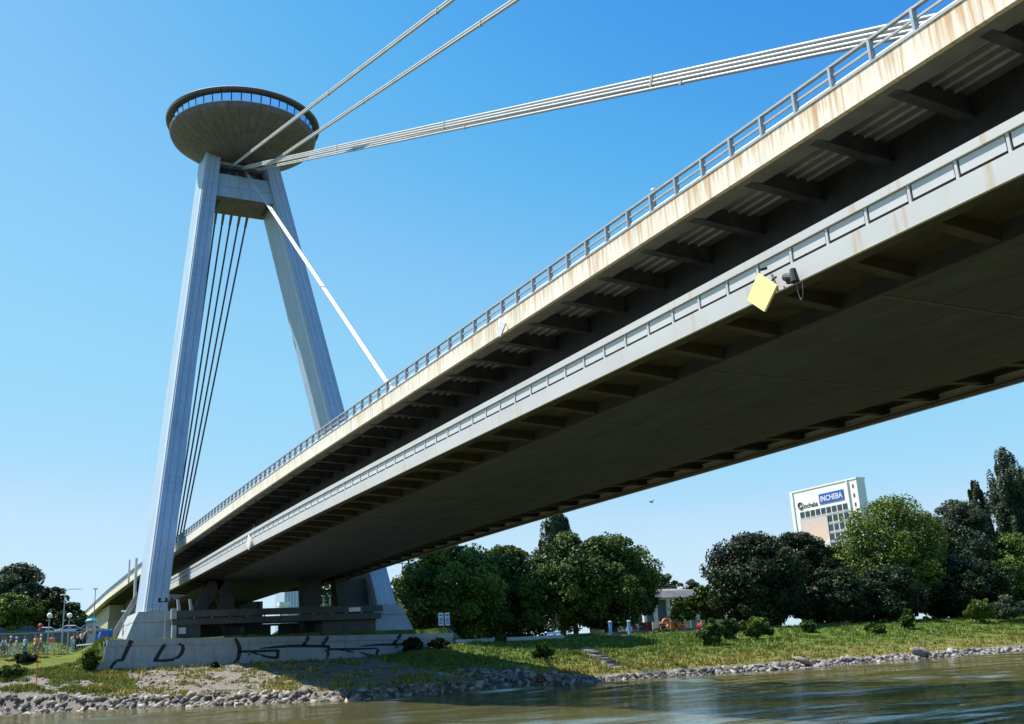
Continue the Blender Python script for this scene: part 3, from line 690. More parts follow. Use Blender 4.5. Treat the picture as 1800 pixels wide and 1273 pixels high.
# saucer
sau = empty('round_restaurant', (0,-23.72,82), 'flying saucer shaped restaurant with brown underside and blue window band on the pylon top', 'restaurant')
C0 = (0,-23.72,0)
def grooved(prof, npan, gd):
    vs = []; fs = []; m = len(prof); angs = []
    for k in range(npan):
        a = 2*math.pi*k/npan; st_ = 2*math.pi/npan
        angs += [(a, 1), (a+st_*.07, 0), (a+st_*.5, 0), (a+st_*.93, 0)]
    for a, g_ in angs:
        for j, (r_, z_) in enumerate(prof):
            rr = r_-g_*gd*(1 if j < m-2 else 0); vs.append((rr*math.cos(a), -23.72+rr*math.sin(a), z_+g_*gd*.8))
    n = len(angs)
    for k in range(n):
        k2 = (k+1)%n
        for j in range(m-1): fs.append((k*m+j, k2*m+j, k2*m+j+1, k*m+j+1))
    return MB().add(vs, fs)
bowl = grooved([(11.31,85.35),(11.31,85.1),(11.05,84.6),(10.2,83.95),(8.8,83.15),(7.0,82.35),(5.2,81.6),(3.4,81.05),(.5,80.75)], 44, .06).build('bowl', M_SAUCER, sau)
MB().lathe([(10.15,85.36),(11.36,85.36),(11.36,85.46),(11.25,85.50),(10.15,85.5)], C0, 96).build('bowl_lip', M_SLIP, sau)
roof = MB().lathe([(10.1,87.0),(11.8,87.02),(11.93,87.12),(11.93,87.5),(11.85,87.57),(9.0,88.3),(4.0,88.9),(.2,89.1)], C0, 96).build('roof', M_SROOF, sau)
MB().lathe([(11.94,87.44),(11.98,87.5),(11.86,87.62),(11.7,87.62)], C0, 96).build('roof_trim', M_SLIP, roof)
band = MB().lathe([(10.7,85.4),(10.9,87.1)], C0, 64).build('window_band', M_MULL, sau)
for k in range(48):
    a0 = 2*math.pi*(k+.06)/48; a1 = 2*math.pi*(k+.94)/48; q = []
    for a, z in ((a0,85.5),(a1,85.5),(a1,86.95),(a0,86.95)):
        rr = 11.0 if z < 86 else 11.2
        q.append((rr*math.cos(a), -23.72+rr*math.sin(a), z))
    q2 = [(x*.995, -23.72+(y+23.72)*.995, z) for x, y, z in q]
    MB().hexa(q2+q).build('window_pane', M_GLASSB, band)
    a = 2*math.pi*k/48; MB().bar((11.0*math.cos(a),-23.72+11.0*math.sin(a),85.5),(11.2*math.cos(a),-23.72+11.2*math.sin(a),86.97),.10,.14).build('mullion', M_MULL, band)
an = MB(); an.tube([(0,-23.72,89),(0,-23.72,92.5)], .12, 6); an.build('antenna', M_WHITE, sau)

# ------------------------------------------------------------ cables
def stay(name, a, b, label, n=3, r=.075, gap=.17, mat=M_CABLE, group='main stay cables', clamps=True, sag=0., lateral=False, vert_end=1.):
    a = Vector(a); b = Vector(b); d = (b-a).normalized(); root = empty(name, b, label, 'cable', group)
    side = Vector((1,0,0)); up = side.cross(d).normalized()
    if up.z < 0: up = -up
    pts0 = [a.lerp(b, t)+Vector((0,0,-sag*4*t*(1-t))) for t in np.linspace(0,1,17)]
    for k in range(n):
        o = (k-(n-1)/2)*gap; off = (side if lateral else up)*o
        MB().tube([p+off*(1 if i else .6) for i, p in enumerate(pts0)], r, 8).build('strand', mat, root, smooth=True)
    if clamps:
        L = (b-a).length; i = 22.
        while i < L-3:
            t = i/L; p = a.lerp(b, t)+Vector((0,0,-sag*4*t*(1-t))); m_ = MB()
            h = gap*(n-1)/2+r+.012
            m_.bar(p-d*.10, p+d*.10, (h*2 if lateral else 2*r+.03), (2*r+.03 if lateral else h*2), up=up); m_.build('clamp', M_BAND, root); i += 31
    m_ = MB(); m_.tube([a-d*.2, a+d*2.6], [.26,.20], 10); m_.build('socket', M_SADDLE, root)
    return root
stay('stay_cable', (2.1,-23.6,79.6), (2.0,179,19.9), 'upper left of the two steep long cables leaving the top of the photo', 2, .125, .255)
stay('stay_cable', (-2.0,-23.6,79.4), (-2.0,179,19.9), 'lower right of the two steep long cables leaving the top of the photo', 2, .125, .255)
stay('stay_cable', (.75,-23.0,79.45), (.5,117.8,19.9), 'thicker upper cable of the pair running across the sky to the right railing', 3, .105, .215)
stay('stay_cable', (-1.2,-22.0,79.0), (-.55,117.8,20.1), 'thinner lower cable of the pair running across the sky to the right railing', 2, .105, .215)
stay('stay_cable', (-.1,-22.4,78.9), (0,48.3,19.9), 'shortest thick cable descending from the pylon top to the middle of the deck railing', 3, .10, .20, lateral=True)
for k, (xt, xb) in enumerate(((2.62,.65),(1.43,.33),(.15,0),(-1.19,-.33),(-2.44,-.65))):
    ps_ = ['leftmost', 'second from left', 'middle', 'second from right', 'rightmost']
    stay('back_stay_cable', (xt,-30.2,75.4), (xb,-78.4,18.3), ps_[k]+' of the five dark back cables between the pylon legs', 1, .15, 0, M_BACKST, 'dark back stay cables', clamps=False)

# ------------------------------------------------------------ pedestals, platform, quay wall
for sgn, lb in ((1, 'pale concrete pedestal under the left pylon leg, sunlit on its left side'), (-1, 'concrete pedestal under the right pylon leg in blue shade')):
    X = lambda v: v*sgn
    root = empty('pylon_pedestal', (X(14.5),-4,7), lb, 'pedestal', 'pedestals under the pylon legs')
    lo = MB().hexa([(X(12.0),.9,6.9),(X(17.3),.9,6.9),(X(17.3),-9.5,6.9),(X(12.0),-9.5,6.9),(X(12.0),.30,9.1),(X(16.4),.30,9.1),(X(16.4),-9,9.1),(X(12.0),-9,9.1)])
    lo.build('base_block', M_PED, root)
    MB().hexa([(X(11.95),.42,9.1),(X(16.45),.42,9.1),(X(16.45),-9.1,9.1),(X(11.95),-9.1,9.1),(X(11.95),.25,10.25),(X(15.9),.25,10.25),(X(15.9),-9.0,10.25),(X(11.95),-9.0,10.25)]).build('cap_block', M_PED, root)
    bt = MB()
    for i in range(10): bt.tube([(X(12.7+.26*i), .1, 10.2), (X(12.7+.26*i), .1, 10.62)], .045, 6)
    bt.build('anchor_bolts', M_WHITE, root)
wl = empty('quay_wall', (0,6,4), 'long low concrete quay wall with black graffiti below the pylon', 'wall')
def wtop(X): return lerp(6.32, 7.12, (X+20.2)/39.8)
m_ = MB(); m_.hexa([(-20.2,6,2.5),(19.6,6,2.5),(19.6,4.3,2.5),(-20.2,4.3,2.5),(-20.2,6,wtop(-20.2)-.02),(19.6,6,wtop(19.6)-.02),(19.6,4.3,wtop(19.6)-.02),(-20.2,4.3,wtop(-20.2)-.02)])
m_.build('wall', M_WALL, wl)
MB().hexa([(-20.3,6.12,wtop(-20.3)-.62),(19.7,6.12,wtop(19.7)-.62),(19.7,4.2,wtop(19.7)-.62),(-20.3,4.2,wtop(-20.3)-.62),(-20.3,6.12,wtop(-20.3)),(19.7,6.12,wtop(19.7)),(19.7,4.2,wtop(19.7)),(-20.3,4.2,wtop(-20.3))]).build('coping', M_WALL, wl)
MB().box((-20.0,6.001,2.4),(20.9,6.22,4.85)).build('plinth', M_WALL, wl)
jt = MB()
for k in range(9): jt.box((-16+4.1*k,6.001,4.86),(-15.96+4.1*k,6.008,6.1))
jt.build('joint', M_SEAM, wl)
# side return of the wall at its left end, sunlit
MB().hexa([(19.61,6.05,4.86),(20.0,6.05,4.86),(20.0,-2,5.2),(19.61,-2,5.2),(19.61,6.05,6.45),(19.85,6.05,6.45),(19.85,-2,6.45),(19.61,-2,6.45)]).build('end_face', M_PED, wl)
# graffiti strokes: flat paint on the wall face
def stroke(mb, pts, wd):
    P = []
    for x, y in pts:
        q = atY(x, y, 6.13); P.append(Vector((q[0], 0, q[2])))
    n = len(P); L = []; Rr = []
    for i, p in enumerate(P):
        d = (P[min(i+1,n-1)]-P[max(i-1,0)]).normalized(); nrm = Vector((-d.z, 0, d.x)); w_ = (wd[i] if isinstance(wd, (list,tuple)) else wd)/2
        L.append(p+nrm*w_); Rr.append(p-nrm*w_)
    def yof(q):
        if q.z > wtop(q.x)-.62: return 6.126
        return 6.006 if q.z > 4.86 else 6.226
    # split finely so each piece hugs coping, wall or plinth
    for i in range(n-1):
        K = 10
        for k in range(K):
            a0, a1 = k/K, (k+1)/K
            c = [L[i].lerp(L[i+1], a0), Rr[i].lerp(Rr[i+1], a0), Rr[i].lerp(Rr[i+1], a1), L[i].lerp(L[i+1], a1)]
            cm = (c[0]+c[1]+c[2]+c[3])/4
            if cm.z > wtop(cm.x)-.02: continue
            y = yof(cm); mb.add([(q.x, y, q.z) for q in c], [(0,1,2,3)])
gf = MB()
stroke(gf, [(231,1126),(224,1141),(216,1159)], [.5,.45,.4]); stroke(gf, [(218,1160),(208,1161),(200,1166),(194,1175)], [.28,.3,.34,.3])
stroke(gf, [(290,1132.5),(281,1147),(273,1161)], .42); stroke(gf, [(269,1161.5),(288,1161.5),(302,1160),(313,1156),(320,1148),(322.5,1140),(321,1134),(314,1131.5)], [.25,.3,.3,.35,.42,.42,.36,.2])
stroke(gf, [(413,1122.5),(419,1131),(421.5,1140),(421,1150),(417,1160),(407,1171)], [.3,.42,.5,.5,.42,.3]); stroke(gf, [(415,1164.5),(423,1168),(433,1170)], [.3,.25,.15])
stroke(gf, [(421,1145.5),(450,1145),(489,1143.5)], .28); stroke(gf, [(490,1142.5),(487,1157)], .36); stroke(gf, [(487,1157),(470,1155),(450,1149),(440,1146)], [.32,.25,.2,.1])
stroke(gf, [(458,1140),(480,1138),(512,1135.5),(545,1135.5),(580,1136.5)], [.12,.25,.32,.34,.3]); stroke(gf, [(543,1119),(533,1136)], .42); stroke(gf, [(577,1119),(566,1136)], .40)
stroke(gf, [(579,1136),(576,1150),(572,1168)], [.34,.4,.34]); stroke(gf, [(575,1161),(590,1164),(608,1166)], [.3,.22,.12])
stroke(gf, [(580,1141.5),(620,1141),(664,1140.5)], .27); stroke(gf, [(665,1140),(660,1154)], .36); stroke(gf, [(660,1154),(645,1151),(632,1147)], [.3,.25,.12]); stroke(gf, [(600,1142),(622,1147)], [.3,.1])
stroke(gf, [(635,1136),(665,1133.5),(700,1133),(736,1133)], [.12,.25,.3,.3]); stroke(gf, [(705,1114.5),(692,1133)], .40); stroke(gf, [(736,1132.5),(733,1154)], .38)
gf.build('graffiti', M_GRAF, wl)
# low platform between the pedestals
pf = empty('riverside_platform', (0,1.5,7), 'dim concrete walkway platform running between the two pylon pedestals', 'platform')
MB().box((-12.45,-2.0,8.55),(12.45,2.0,9.25)).build('slab', M_PLAT, pf)
MB().box((-12.6,1.9,9.40),(12.55,2.25,10.15)).build('parapet', M_PLAT, pf)
kk = MB()
for i in range(13): kk.box((-12+2*i,1.95,9.25),(-11.85+2*i,2.1,9.4))
kk.build('parapet_block', M_PED, pf)
MB().box((12.05,1.6,6.95),(12.5,2.45,8.55)).build('end_pillar', M_PED, pf)
MB().box((12.1,1.5,9.26),(12.62,2.5,10.4)).build('end_cap', M_PED, pf)
MB().box((9.3,-1.5,6.95),(12.05,1.7,8.55)).build('store_wall', M_PLAT, pf)
MB().box((-12.0,-1.8,6.95),(-5.2,1.2,8.55)).build('store_wall', M_PLAT, pf)
MB().box((10.9,1.705,7.6),(11.7,1.72,8.3)).build('poster', M_WHITE, pf)
MB().box((-9.7,2.255,9.45),(-8.2,2.275,9.95)).build('notice_board', M_WHITE, pf)
# slanted supports under the girder
for i, (x0, x1) in enumerate(((-10.7,-10.5),(-5.2,-5.2),(4.5,5.8),(10.6,6.5))):
    lb = ['widest dark support, nearest the right pedestal', 'dark upright support right of the underpass gap', 'dark upright support near the middle of the platform', 'slanted dark support near the left pedestal'][i]
    r_ = empty('bridge_support', (x0,-4,7), lb, 'support', 'dark supports under the deck')
    wd = 2.9 if i == 0 else (1.5 if i == 1 else 1.1)
    MB().hexa([(x0-wd*.6,-5.2,6.9),(x0+wd*.6,-5.2,6.9),(x0+wd*.6,-3,6.9),(x0-wd*.6,-3,6.9),(x1-wd*.8,-5.2,13.85),(x1+wd*.8,-5.2,13.85),(x1+wd*.8,-3,13.85),(x1-wd*.8,-3,13.85)]).build('column', M_PLAT, r_)
    MB().box((x0-wd*.9,-5.6,6.9),(x0+wd*.9,-2.6,7.5)).build('footing', M_PLAT, r_)
# slanted struts at the platform's left, shaped as only their sunlit lower part
for i, x in enumerate((11.5, 10.15)):
    r_ = empty('lit_prop_stub', (x,1,10.2), ('left' if i == 0 else 'right')+' one of the two slanted props, cut to their sunlit lower part, above the left end of the platform', 'prop', 'slanted props')
    MB().hexa([(x-.10,.6,10.16),(x+.22,.6,10.16),(x+.22,1.1,10.16),(x-.10,1.1,10.16),(x+.10,.35,11.5),(x+.34,.35,11.5),(x+.34,.8,11.5),(x+.10,.8,11.5)]).build('prop_body', M_PED, r_)
    MB().box((x-.2,.5,10.15),(x+.32,1.2,10.22)).build('shoe', M_DARK, r_)
qa, qb = atY(330,1060,-42), atY(462,1060,-42)
uw = empty('dark_backdrop_wall', (5,-42,7), 'added dark wall filling the shaded space under the deck behind the platform', 'wall')  # wall added as a dark backdrop for the space under the deck
MB().box((float(qb[0]),-43,6.5),(float(qa[0])+2,-42,13.7)).build('wall', M_PLAT, uw)
rk = MB()
for k in range(5): x_ = lerp(float(qb[0])+.2, float(qa[0]), k/4); rk.box((x_,-41.995,6.6),(x_+.5,-41.6,13.6))
rk.build('pilaster', M_PLAT, uw)
lw2 = empty('shade_wall', (0,-6.5,7), 'added low dark wall standing for the shade beneath the riverside platform', 'wall')  # dark wall added in place of the unlit space below the platform
for xa_, xb2 in ((9.2,3.6),(2.4,-.9),(-1.9,-5.0)): MB().box((xb2,-6.8,6.8),(xa_,-6.4,8.45)).build('wall_section', M_PLAT, lw2)
MB().box((-5.0,-6.85,8.45),(9.2,-6.35,8.7)).build('beam', M_PLAT, lw2)
# approach abutment behind the pylon
ab = empty('bridge_abutment', (0,-95,9), 'tall concrete pier under the approach ramp left of the pylon, sunlit on one side', 'pier')
MB().box((-8,-112,8.5),(9.2,-88,13.9)).build('pier_body', M_ABUT, ab)
MB().box((-8.2,-111.5,13.9),(9.0,-88.5,16.6)).build('pier_head', M_ABUT, ab)
sg = MB(); sg.lathe([(.05,0),(.55,0),(.55,.08),(.05,.08)], (0,0,0), 20)
sg.v = [(9.25+v[2], -96+v[0], 11.6+v[1]) for v in sg.v]; sg.build('round_mark', M_DARK, ab)
for i, (X, Y) in enumerate(((-6,-62),(6,-62),(-6,-145),(6,-145))):
    r_ = empty('approach_column', (X,Y,9), 'round column carrying the approach deck behind the pylon, %s' % ('right one of the nearer pair','left one of the nearer pair','right one of the far pair','left one of the far pair')[i], 'column', 'approach columns')
    MB().tube([(X,Y,6),(X,Y,deckz(Y)-6.2)], 1.0, 16).build('shaft', M_PLAT, r_)
    MB().box((X-1.6,Y-1.3,deckz(Y)-6.2),(X+1.6,Y+1.3,deckz(Y)-5.4)).build('capital', M_PLAT, r_)

# stair ramp beside the pedestal
sr = empty('stair_ramp', (16,-9,8), 'pale diagonal stair with solid parapet climbing to the walkway left of the pylon', 'stairs')
a_, b_ = Vector((17.1,-9,7.9)), Vector((14.6,-9,12.4))
st_ = MB()
for k in range(16):
    p = a_.lerp(b_, (k+.5)/16); st_.box((p.x-.1,-11.3,p.z-.35),(p.x+.1,-9.05,p.z-.08))
st_.build('steps', M_PLAT, sr)
MB().hexa([a_+Vector((.3,0,-.5)),b_+Vector((.3,0,-.5)),b_+Vector((.3,.12,-.5)),a_+Vector((.3,.12,-.5)),a_+Vector((.3,0,.75)),b_+Vector((.3,0,.75)),b_+Vector((.3,.12,.75)),a_+Vector((.3,.12,.75))]).build('parapet', M_ABUT, sr)
ln = MB()
for dz in (.0, .38): ln.bar(a_+Vector((.3,.14,dz)), b_+Vector((.3,.14,dz)), .03, .05)
ln.build('parapet_groove', M_SEAM, sr)
for X in (15.9, 15.2): MB().tube([(X,-9.4,7),(X,-9.4,7.4+(17.1-X)*1.8)], .12, 8).build('stair_post', M_ABUT, sr)

# ------------------------------------------------------------ levee wall, cars
lw = empty('levee_wall', (30,-30,8), 'long dark grey concrete levee wall with parked cars behind it', 'wall')
MB().box((13.5,-30.5,5.5),(120,-30,9.45)).build('wall', M_LEVEE, lw)
MB().box((13.4,-30.6,9.45),(120,-29.9,9.62)).build('coping', M_WALL, lw)
def car(name, X, Y, z, paint, label, kind=0):
    root = empty(name, (X,Y,z), label, 'car', 'cars parked behind the levee wall')
    L = 4.3
    low = [(-2.15,.35),(-2.1,.75),(-1.75,.88),(-.9,.95),(1.5,.98),(2.05,.9),(2.15,.6),(2.1,.3)]
    m_ = MB(); m_.prism([(X+a, z+b) for a, b in low], 'y', Y-.86, Y+.86); o = m_.build('body', paint, root)
    o.modifiers.new('bevel', 'BEVEL').width = .07; o.modifiers['bevel'].segments = 3
    cab = [(-1.15,.94),(-.45,1.40),(.75,1.44),(1.55,.97)]
    def hexc(y0, y1, ins): return [(X+a, s*(y1 if b < 1.2 else y1-ins)+Y, z+b) for s in (-1,1) for a, b in cab]
    vs = hexc(0, .80, .16); m_ = MB(); m_.add(vs, [(0,1,2,3),(4,5,6,7),(0,1,5,4),(1,2,6,5),(2,3,7,6),(3,0,4,7)]); o = m_.build('cabin', M_WGLASS, root)
    m_ = MB(); m_.hexa([(X-.5,Y-.66,z+1.395),(X+.8,Y-.66,z+1.43),(X+.8,Y+.66,z+1.43),(X-.5,Y+.66,z+1.395),(X-.42,Y-.58,z+1.46),(X+.72,Y-.58,z+1.49),(X+.72,Y+.58,z+1.49),(X-.42,Y+.58,z+1.46)]); m_.build('roof', paint, root)
    pl = MB()
    for s in (-1,1):
        pl.bar((X-1.15,Y+s*.81,z+.95),(X-.45,Y+s*.655,z+1.42),.07,.07); pl.bar((X+1.55,Y+s*.81,z+.97),(X+.75,Y+s*.655,z+1.45),.09,.09); pl.bar((X+.15,Y+s*.81,z+.96),(X+.15,Y+s*.66,z+1.43),.07,.06)
    pl.build('pillar', paint, root)
    for sx in (-1.35, 1.35):
        for sy in (-.80, .80):
            wl_ = MB(); wl_.tube([(X+sx,Y+sy-.1,z+.31),(X+sx,Y+sy+.1,z+.31)], .31, 18); tw = wl_.build('wheel', M_DARK, root)
            wl_ = MB(); wl_.tube([(X+sx,Y+sy-.11,z+.31),(X+sx,Y+sy+.11,z+.31)], .18, 12); wl_.build('rim', M_POST, tw)
    for s in (-.6,.6): MB().box((X-2.17,Y+s-.16,z+.6),(X-2.1,Y+s+.16,z+.75)).build('headlight', M_LAMPG, root)
    for s in (-.66,.66): MB().box((X+2.08,Y+s-.12,z+.62),(X+2.17,Y+s+.12,z+.8)).build('tail_light', M_RED, root)
    return root
P_W = plain('car_paint_white', (.72,.75,.78), .25, var=.03); P_D = plain('car_paint_dark_green', (.02,.05,.05), .2, var=.1); P_S = plain('car_paint_silver', (.45,.47,.5), .25, metal=.6, var=.03)
cz_ = 9.05
for px, paint, lb in ((125,P_W,'white hatchback behind the levee wall beside the tall lamp post'),(50,P_D,'dark green car behind the levee wall left of the red marker pole'),(86,P_W,'white car mostly hidden between the dark green car and the white hatchback'),(-4,P_D,'dark car at the left edge behind the levee wall'),(160,P_S,'silver car behind the advertising column')):
    q = atY(px, 1108, -33); car('parked_car', float(q[0]), -33 if px != 86 else -36.5, cz_, paint, lb)

# ------------------------------------------------------------ lamps, poles, signs
def lamp_post(px, ytop, Y, label, kind):
    q = atY(px, ytop, Y); X = float(q[0]); zt = float(q[2]); z0 = ground(X, Y, False)-.05
    root = empty('street_lamp', (X,Y,z0), label, 'street lamp', 'street lamps')
    m_ = MB(); m_.tube([(X,Y,z0),(X,Y,z0+1),(X,Y,zt)], [.10,.08,.05], 8); m_.build('pole', M_POST, root)
    if kind == 'globe':
        m_ = MB(); n = 10; m_.lathe([(.02,-.3)]+[(.3*math.sin(t), -.3*math.cos(t)) for t in np.linspace(.2,2.9,n)], (X,Y,zt+.25), 16); m_.build('globe', M_LAMPG, root, smooth=True)
        MB().tube([(X,Y,zt-.15),(X,Y,zt+.02)], .09, 8).build('collar', M_DARK, root)
    elif kind == 'arm':
        m_ = MB(); m_.tube([(X,Y,zt),(X-.4,Y,zt+.12),(X-1.4,Y,zt+.15)], .04, 6); m_.build('arm', M_POST, root)
        MB().hexa([(X-1.3,Y-.12,zt+.08),(X-2.0,Y-.12,zt+.10),(X-2.0,Y+.12,zt+.10),(X-1.3,Y+.12,zt+.08),(X-1.3,Y-.1,zt+.2),(X-1.95,Y-.06,zt+.18),(X-1.95,Y+.06,zt+.18),(X-1.3,Y+.1,zt+.2)]).build('lamp_head', M_LAMPG, root)
    elif kind == 'cams':
        MB().bar((X+.9,Y,zt),(X-.7,Y,zt),.08,.10).build('crossbar', M_DARK, root)
        for dx in (.75,.0,-.6): MB().hexa([(X+dx-.16,Y-.1,zt+.05),(X+dx+.16,Y-.1,zt+.05),(X+dx+.16,Y+.2,zt+.1),(X+dx-.16,Y+.2,zt+.1),(X+dx-.13,Y-.1,zt+.38),(X+dx+.13,Y-.1,zt+.38),(X+dx+.13,Y+.15,zt+.45),(X+dx-.13,Y+.15,zt+.45)]).build('floodlight', M_DARK, root)
    elif kind == 'head':
        MB().box((X-.28,Y-.1,zt-.05),(X+.28,Y+.1,zt+.14)).build('lamp_head', M_LAMPG, root)
lamp_post(87, 1086, -8, 'left of the two globe lamps standing on the lawn behind the people', 'globe')
lamp_post(122, 1086, -8, 'right of the two globe lamps, close to the tall arm lamp', 'globe')
lamp_post(115, 1038, -9, 'tall grey lamp post with a horizontal arm on the lawn', 'arm')
lamp_post(168, 1036, -28, 'slim lamp post in front of the sunlit approach pier', 'head')
lamp_post(292, 1058, 1.6, 'grey post with dark floodlights in front of the left pylon leg', 'cams')
lamp_post(218, 1075, -4, 'short thin post beside the blue container', 'head')
def pole(px, ytop, ybase, Y, r, mat, label, name='utility_pole', cat='pole', arms=0):
    q = atY(px, ytop, Y); b = atY(px, ybase, Y); X = float(q[0]); root = empty(name, (X,Y,float(b[2])), label, cat)
    MB().tube([(X,Y,float(b[2])),(X,Y,float(q[2]))], r, 8).build('mast', mat, root)
    for k in range(arms): MB().bar((X-.8,Y,float(q[2])-.5-1.1*k),(X+.8,Y,float(q[2])-.5-1.1*k),.1,.12).build('crossarm', mat, root)
pole(228, 984, 1025, -40, .13, M_PIPE, 'thin white pole on the approach deck left of the thick white mast')
pole(240, 981, 1075, -9.8, .17, M_PIPE, 'thick white mast standing against the left pylon leg', arms=0)
pole(707, 985, 1095, -34, .09, M_POST, 'left pole of the trio beyond the right pylon leg', arms=1)
pole(718, 980, 1095, -34, .17, M_DARK, 'thick dark middle pole of the trio beyond the right pylon leg', arms=2)
pole(731, 996, 1060, -34, .14, M_PIPE, 'pale short right pole of the trio beyond the right pylon leg')
def rod(px, y0, y1, Y):
    a = atY(px, y0, Y); b = atY(px+.6, y1, Y); X = float(a[0]); z0 = float(b[2])
    root = empty('marker_pole', (X,Y,z0), 'thin red and orange marker pole with a red ball on top at the left', 'pole')
    for k in range(8): MB().tube([(X,Y,lerp(z0,a[2],k/8)),(X,Y,lerp(z0,a[2],(k+1)/8))], .055, 6).build('pole_section', M_RED if k in (0,5,7) else M_ORANGE, root)
    MB().lathe([(.22*math.sin(t)+.001, -.22*math.cos(t)) for t in np.linspace(0,math.pi,8)], (X,Y,float(a[2])), 12).build('ball', M_RED, root)
rod(71, 1100, 1252, 9.6)
# two blue white signs
s0 = empty('river_sign', (-20.4,3,6.4), 'pair of blue and white notice panels at the right end of the quay wall', 'sign')
for i, px in enumerate((774.5, 785.8)):
    q = atY(px, 1077, 3); X = float(q[0]); b = MB().box((X-.33,2.97,7.35),(X+.33,3.03,8.95)).build('panel', M_WHITE, s0)
    for z_, h_ in ((8.55,.16),(8.2,.10),(7.95,.16),(7.6,.14)): MB().box((X-.22,3.031,z_),(X+.22 if h_ > .12 else X+.1,3.04,z_+h_)).build('dark_bar', plain('sign_blue', (.03,.10,.35), .5), b)
MB().tube([(-20.45,2.9,6.0),(-20.45,2.9,8.9)], .06, 8).build('post', M_POST, s0)
# advertising column
q = atY(157.5, 1145, -6); X = float(q[0]); z0 = ground(X,-6,False)
ac = empty('advertising_column', (X,-6,z0), 'grey advertising column with a dark teal crown on the lawn', 'advertising column')
MB().tube([(X,-6,z0-.1),(X,-6,z0+2.55)], .52, 24).build('drum', M_WALL, ac, smooth=False)
MB().lathe([(.52,2.55),(.68,2.62),(.68,2.80),(.45,3.0),(.05,3.1)], (X,-6,z0), 24).build('cap', M_TEAL, ac)
cw = MB()
for k in range(8): a = k*math.pi/4; cw.box((X+.45*math.cos(a)-.05,-6+.45*math.sin(a)-.05,z0+2.9),(X+.45*math.cos(a)+.05,-6+.45*math.sin(a)+.05,z0+3.2))
cw.build('crown', M_TEAL, ac)
# blue container and tarp
q = atY(192, 1114, -12); X = float(q[0]); bz = 7.4
bc = empty('blue_container', (X,-12,bz), 'blue container with white edge stripe between the advertising column and the pedestal', 'container')
m_ = MB(); m_.hexa([(X-1.0,-13.5,bz),(X+1.3,-13.5,bz),(X+1.3,-11.5,bz),(X-1.0,-11.5,bz),(X-1.0,-13.5,bz+1.5),(X+1.0,-13.5,bz+1.3),(X+1.0,-11.5,bz+1.3),(X-1.0,-11.5,bz+1.5)]); m_.build('box', M_BLUE, bc)
MB().box((X-1.02,-13.6,bz+1.5),(X-.2,-11.4,bz+1.62)).build('lid', M_TEAL, bc)
MB().hexa([(X+1.3,-12.6,bz-.6),(X+3.4,-12.6,bz-.9),(X+3.4,-11.6,bz-.9),(X+1.3,-11.6,bz-.6),(X+1.3,-12.6,bz+.95),(X+3.2,-12.4,bz+.1),(X+3.2,-11.8,bz+.1),(X+1.3,-11.6,bz+.95)]).build('draped_sheet', M_BLUE, bc)
hr = empty('handrail', (19.9,2,7), 'sloping white handrail at the left end of the quay wall', 'railing')
MB().bar((19.9,5.6,6.9),(22.0,-1,6.9),.14,.12).build('rail', M_PIPE, hr)
for X_, Y_ in ((19.95,5.4),(20.35,4.2)): MB().tube([(X_,Y_,4.6),(X_,Y_,6.9)], .07, 6).build('post', M_PIPE, hr)

# things on the bridge
ys = empty('diamond_sign', (10.3,100.1,14.6), 'yellow diamond shaped sign hanging on the walkway parapet at the right', 'sign')
cor = [atX(*q, 10.62) for q in [(1333,480),(1366,502),(1344,548),(1314,528)]]
cor = [Vector(c) for c in cor]
m_ = MB(); m_.add([(c.x+.02, c.y, c.z) for c in cor]+[(c.x-.06, c.y, c.z) for c in cor], [(0,1,2,3),(4,5,6,7),(0,1,5,4),(1,2,6,5),(2,3,7,6),(3,0,4,7)])
m_.build('panel', M_YELLOW, ys); MB().bar(cor[0]+Vector((-.1,0,.12)), cor[0]+Vector((-.35,.05,.2)), .08, .08).build('bracket', M_DARK, ys); MB().bar(cor[1]+Vector((-.1,-.3,.3)), cor[1]+Vector((-.3,-.3,.45)), .06, .06).build('bracket', M_DARK, ys)
m_ = MB(); cc_ = [(c.x-.065, c.y, c.z) for c in cor]; cen = Vector((sum(c[0] for c in cc_)/4, sum(c[1] for c in cc_)/4, sum(c[2] for c in cc_)/4))
m_.add([tuple(Vector(c)*.97+cen*.03) for c in cc_]+[tuple(Vector(c)*.97+cen*.03+Vector((-.03,0,0))) for c in cc_], [(0,1,2,3),(4,5,6,7),(0,1,5,4),(1,2,6,5),(2,3,7,6),(3,0,4,7)]); m_.build('back_frame', M_RED, ys)
fl = empty('navigation_light', (10.3,101.45,14.9), 'black navigation lamp with a dangling cable loop right of the yellow diamond', 'lamp')
c0 = Vector(atX(1391, 487, 10.45))
m_ = MB(); m_.tube([c0+Vector((.0,-.28,.10)), c0+Vector((0,-.12,.02)), c0+Vector((0,.15,-.08))], [.13,.16,.12], 12); m_.build('housing', M_DARK, fl)
m_ = MB(); m_.tube([c0+Vector((.02,.12,.22)), c0+Vector((.02,.16,-.22))], [.10,.15], 10); m_.build('mount', M_DARK, fl)
m_ = MB(); m_.tube([c0+Vector((.02,-.18,-.12)), c0+Vector((.02,.10,-.20))], .07, 8); m_.build('lower_lamp', M_DARK, fl)
lpz = [c0+Vector((0,.18+.26*(1-math.cos(t))/2*1.0, -.25-.62*math.sin(t))) for t in np.linspace(0, math.pi, 12)]
MB().tube(lpz, .012, 6).build('cable_loop', M_SADDLE, fl)
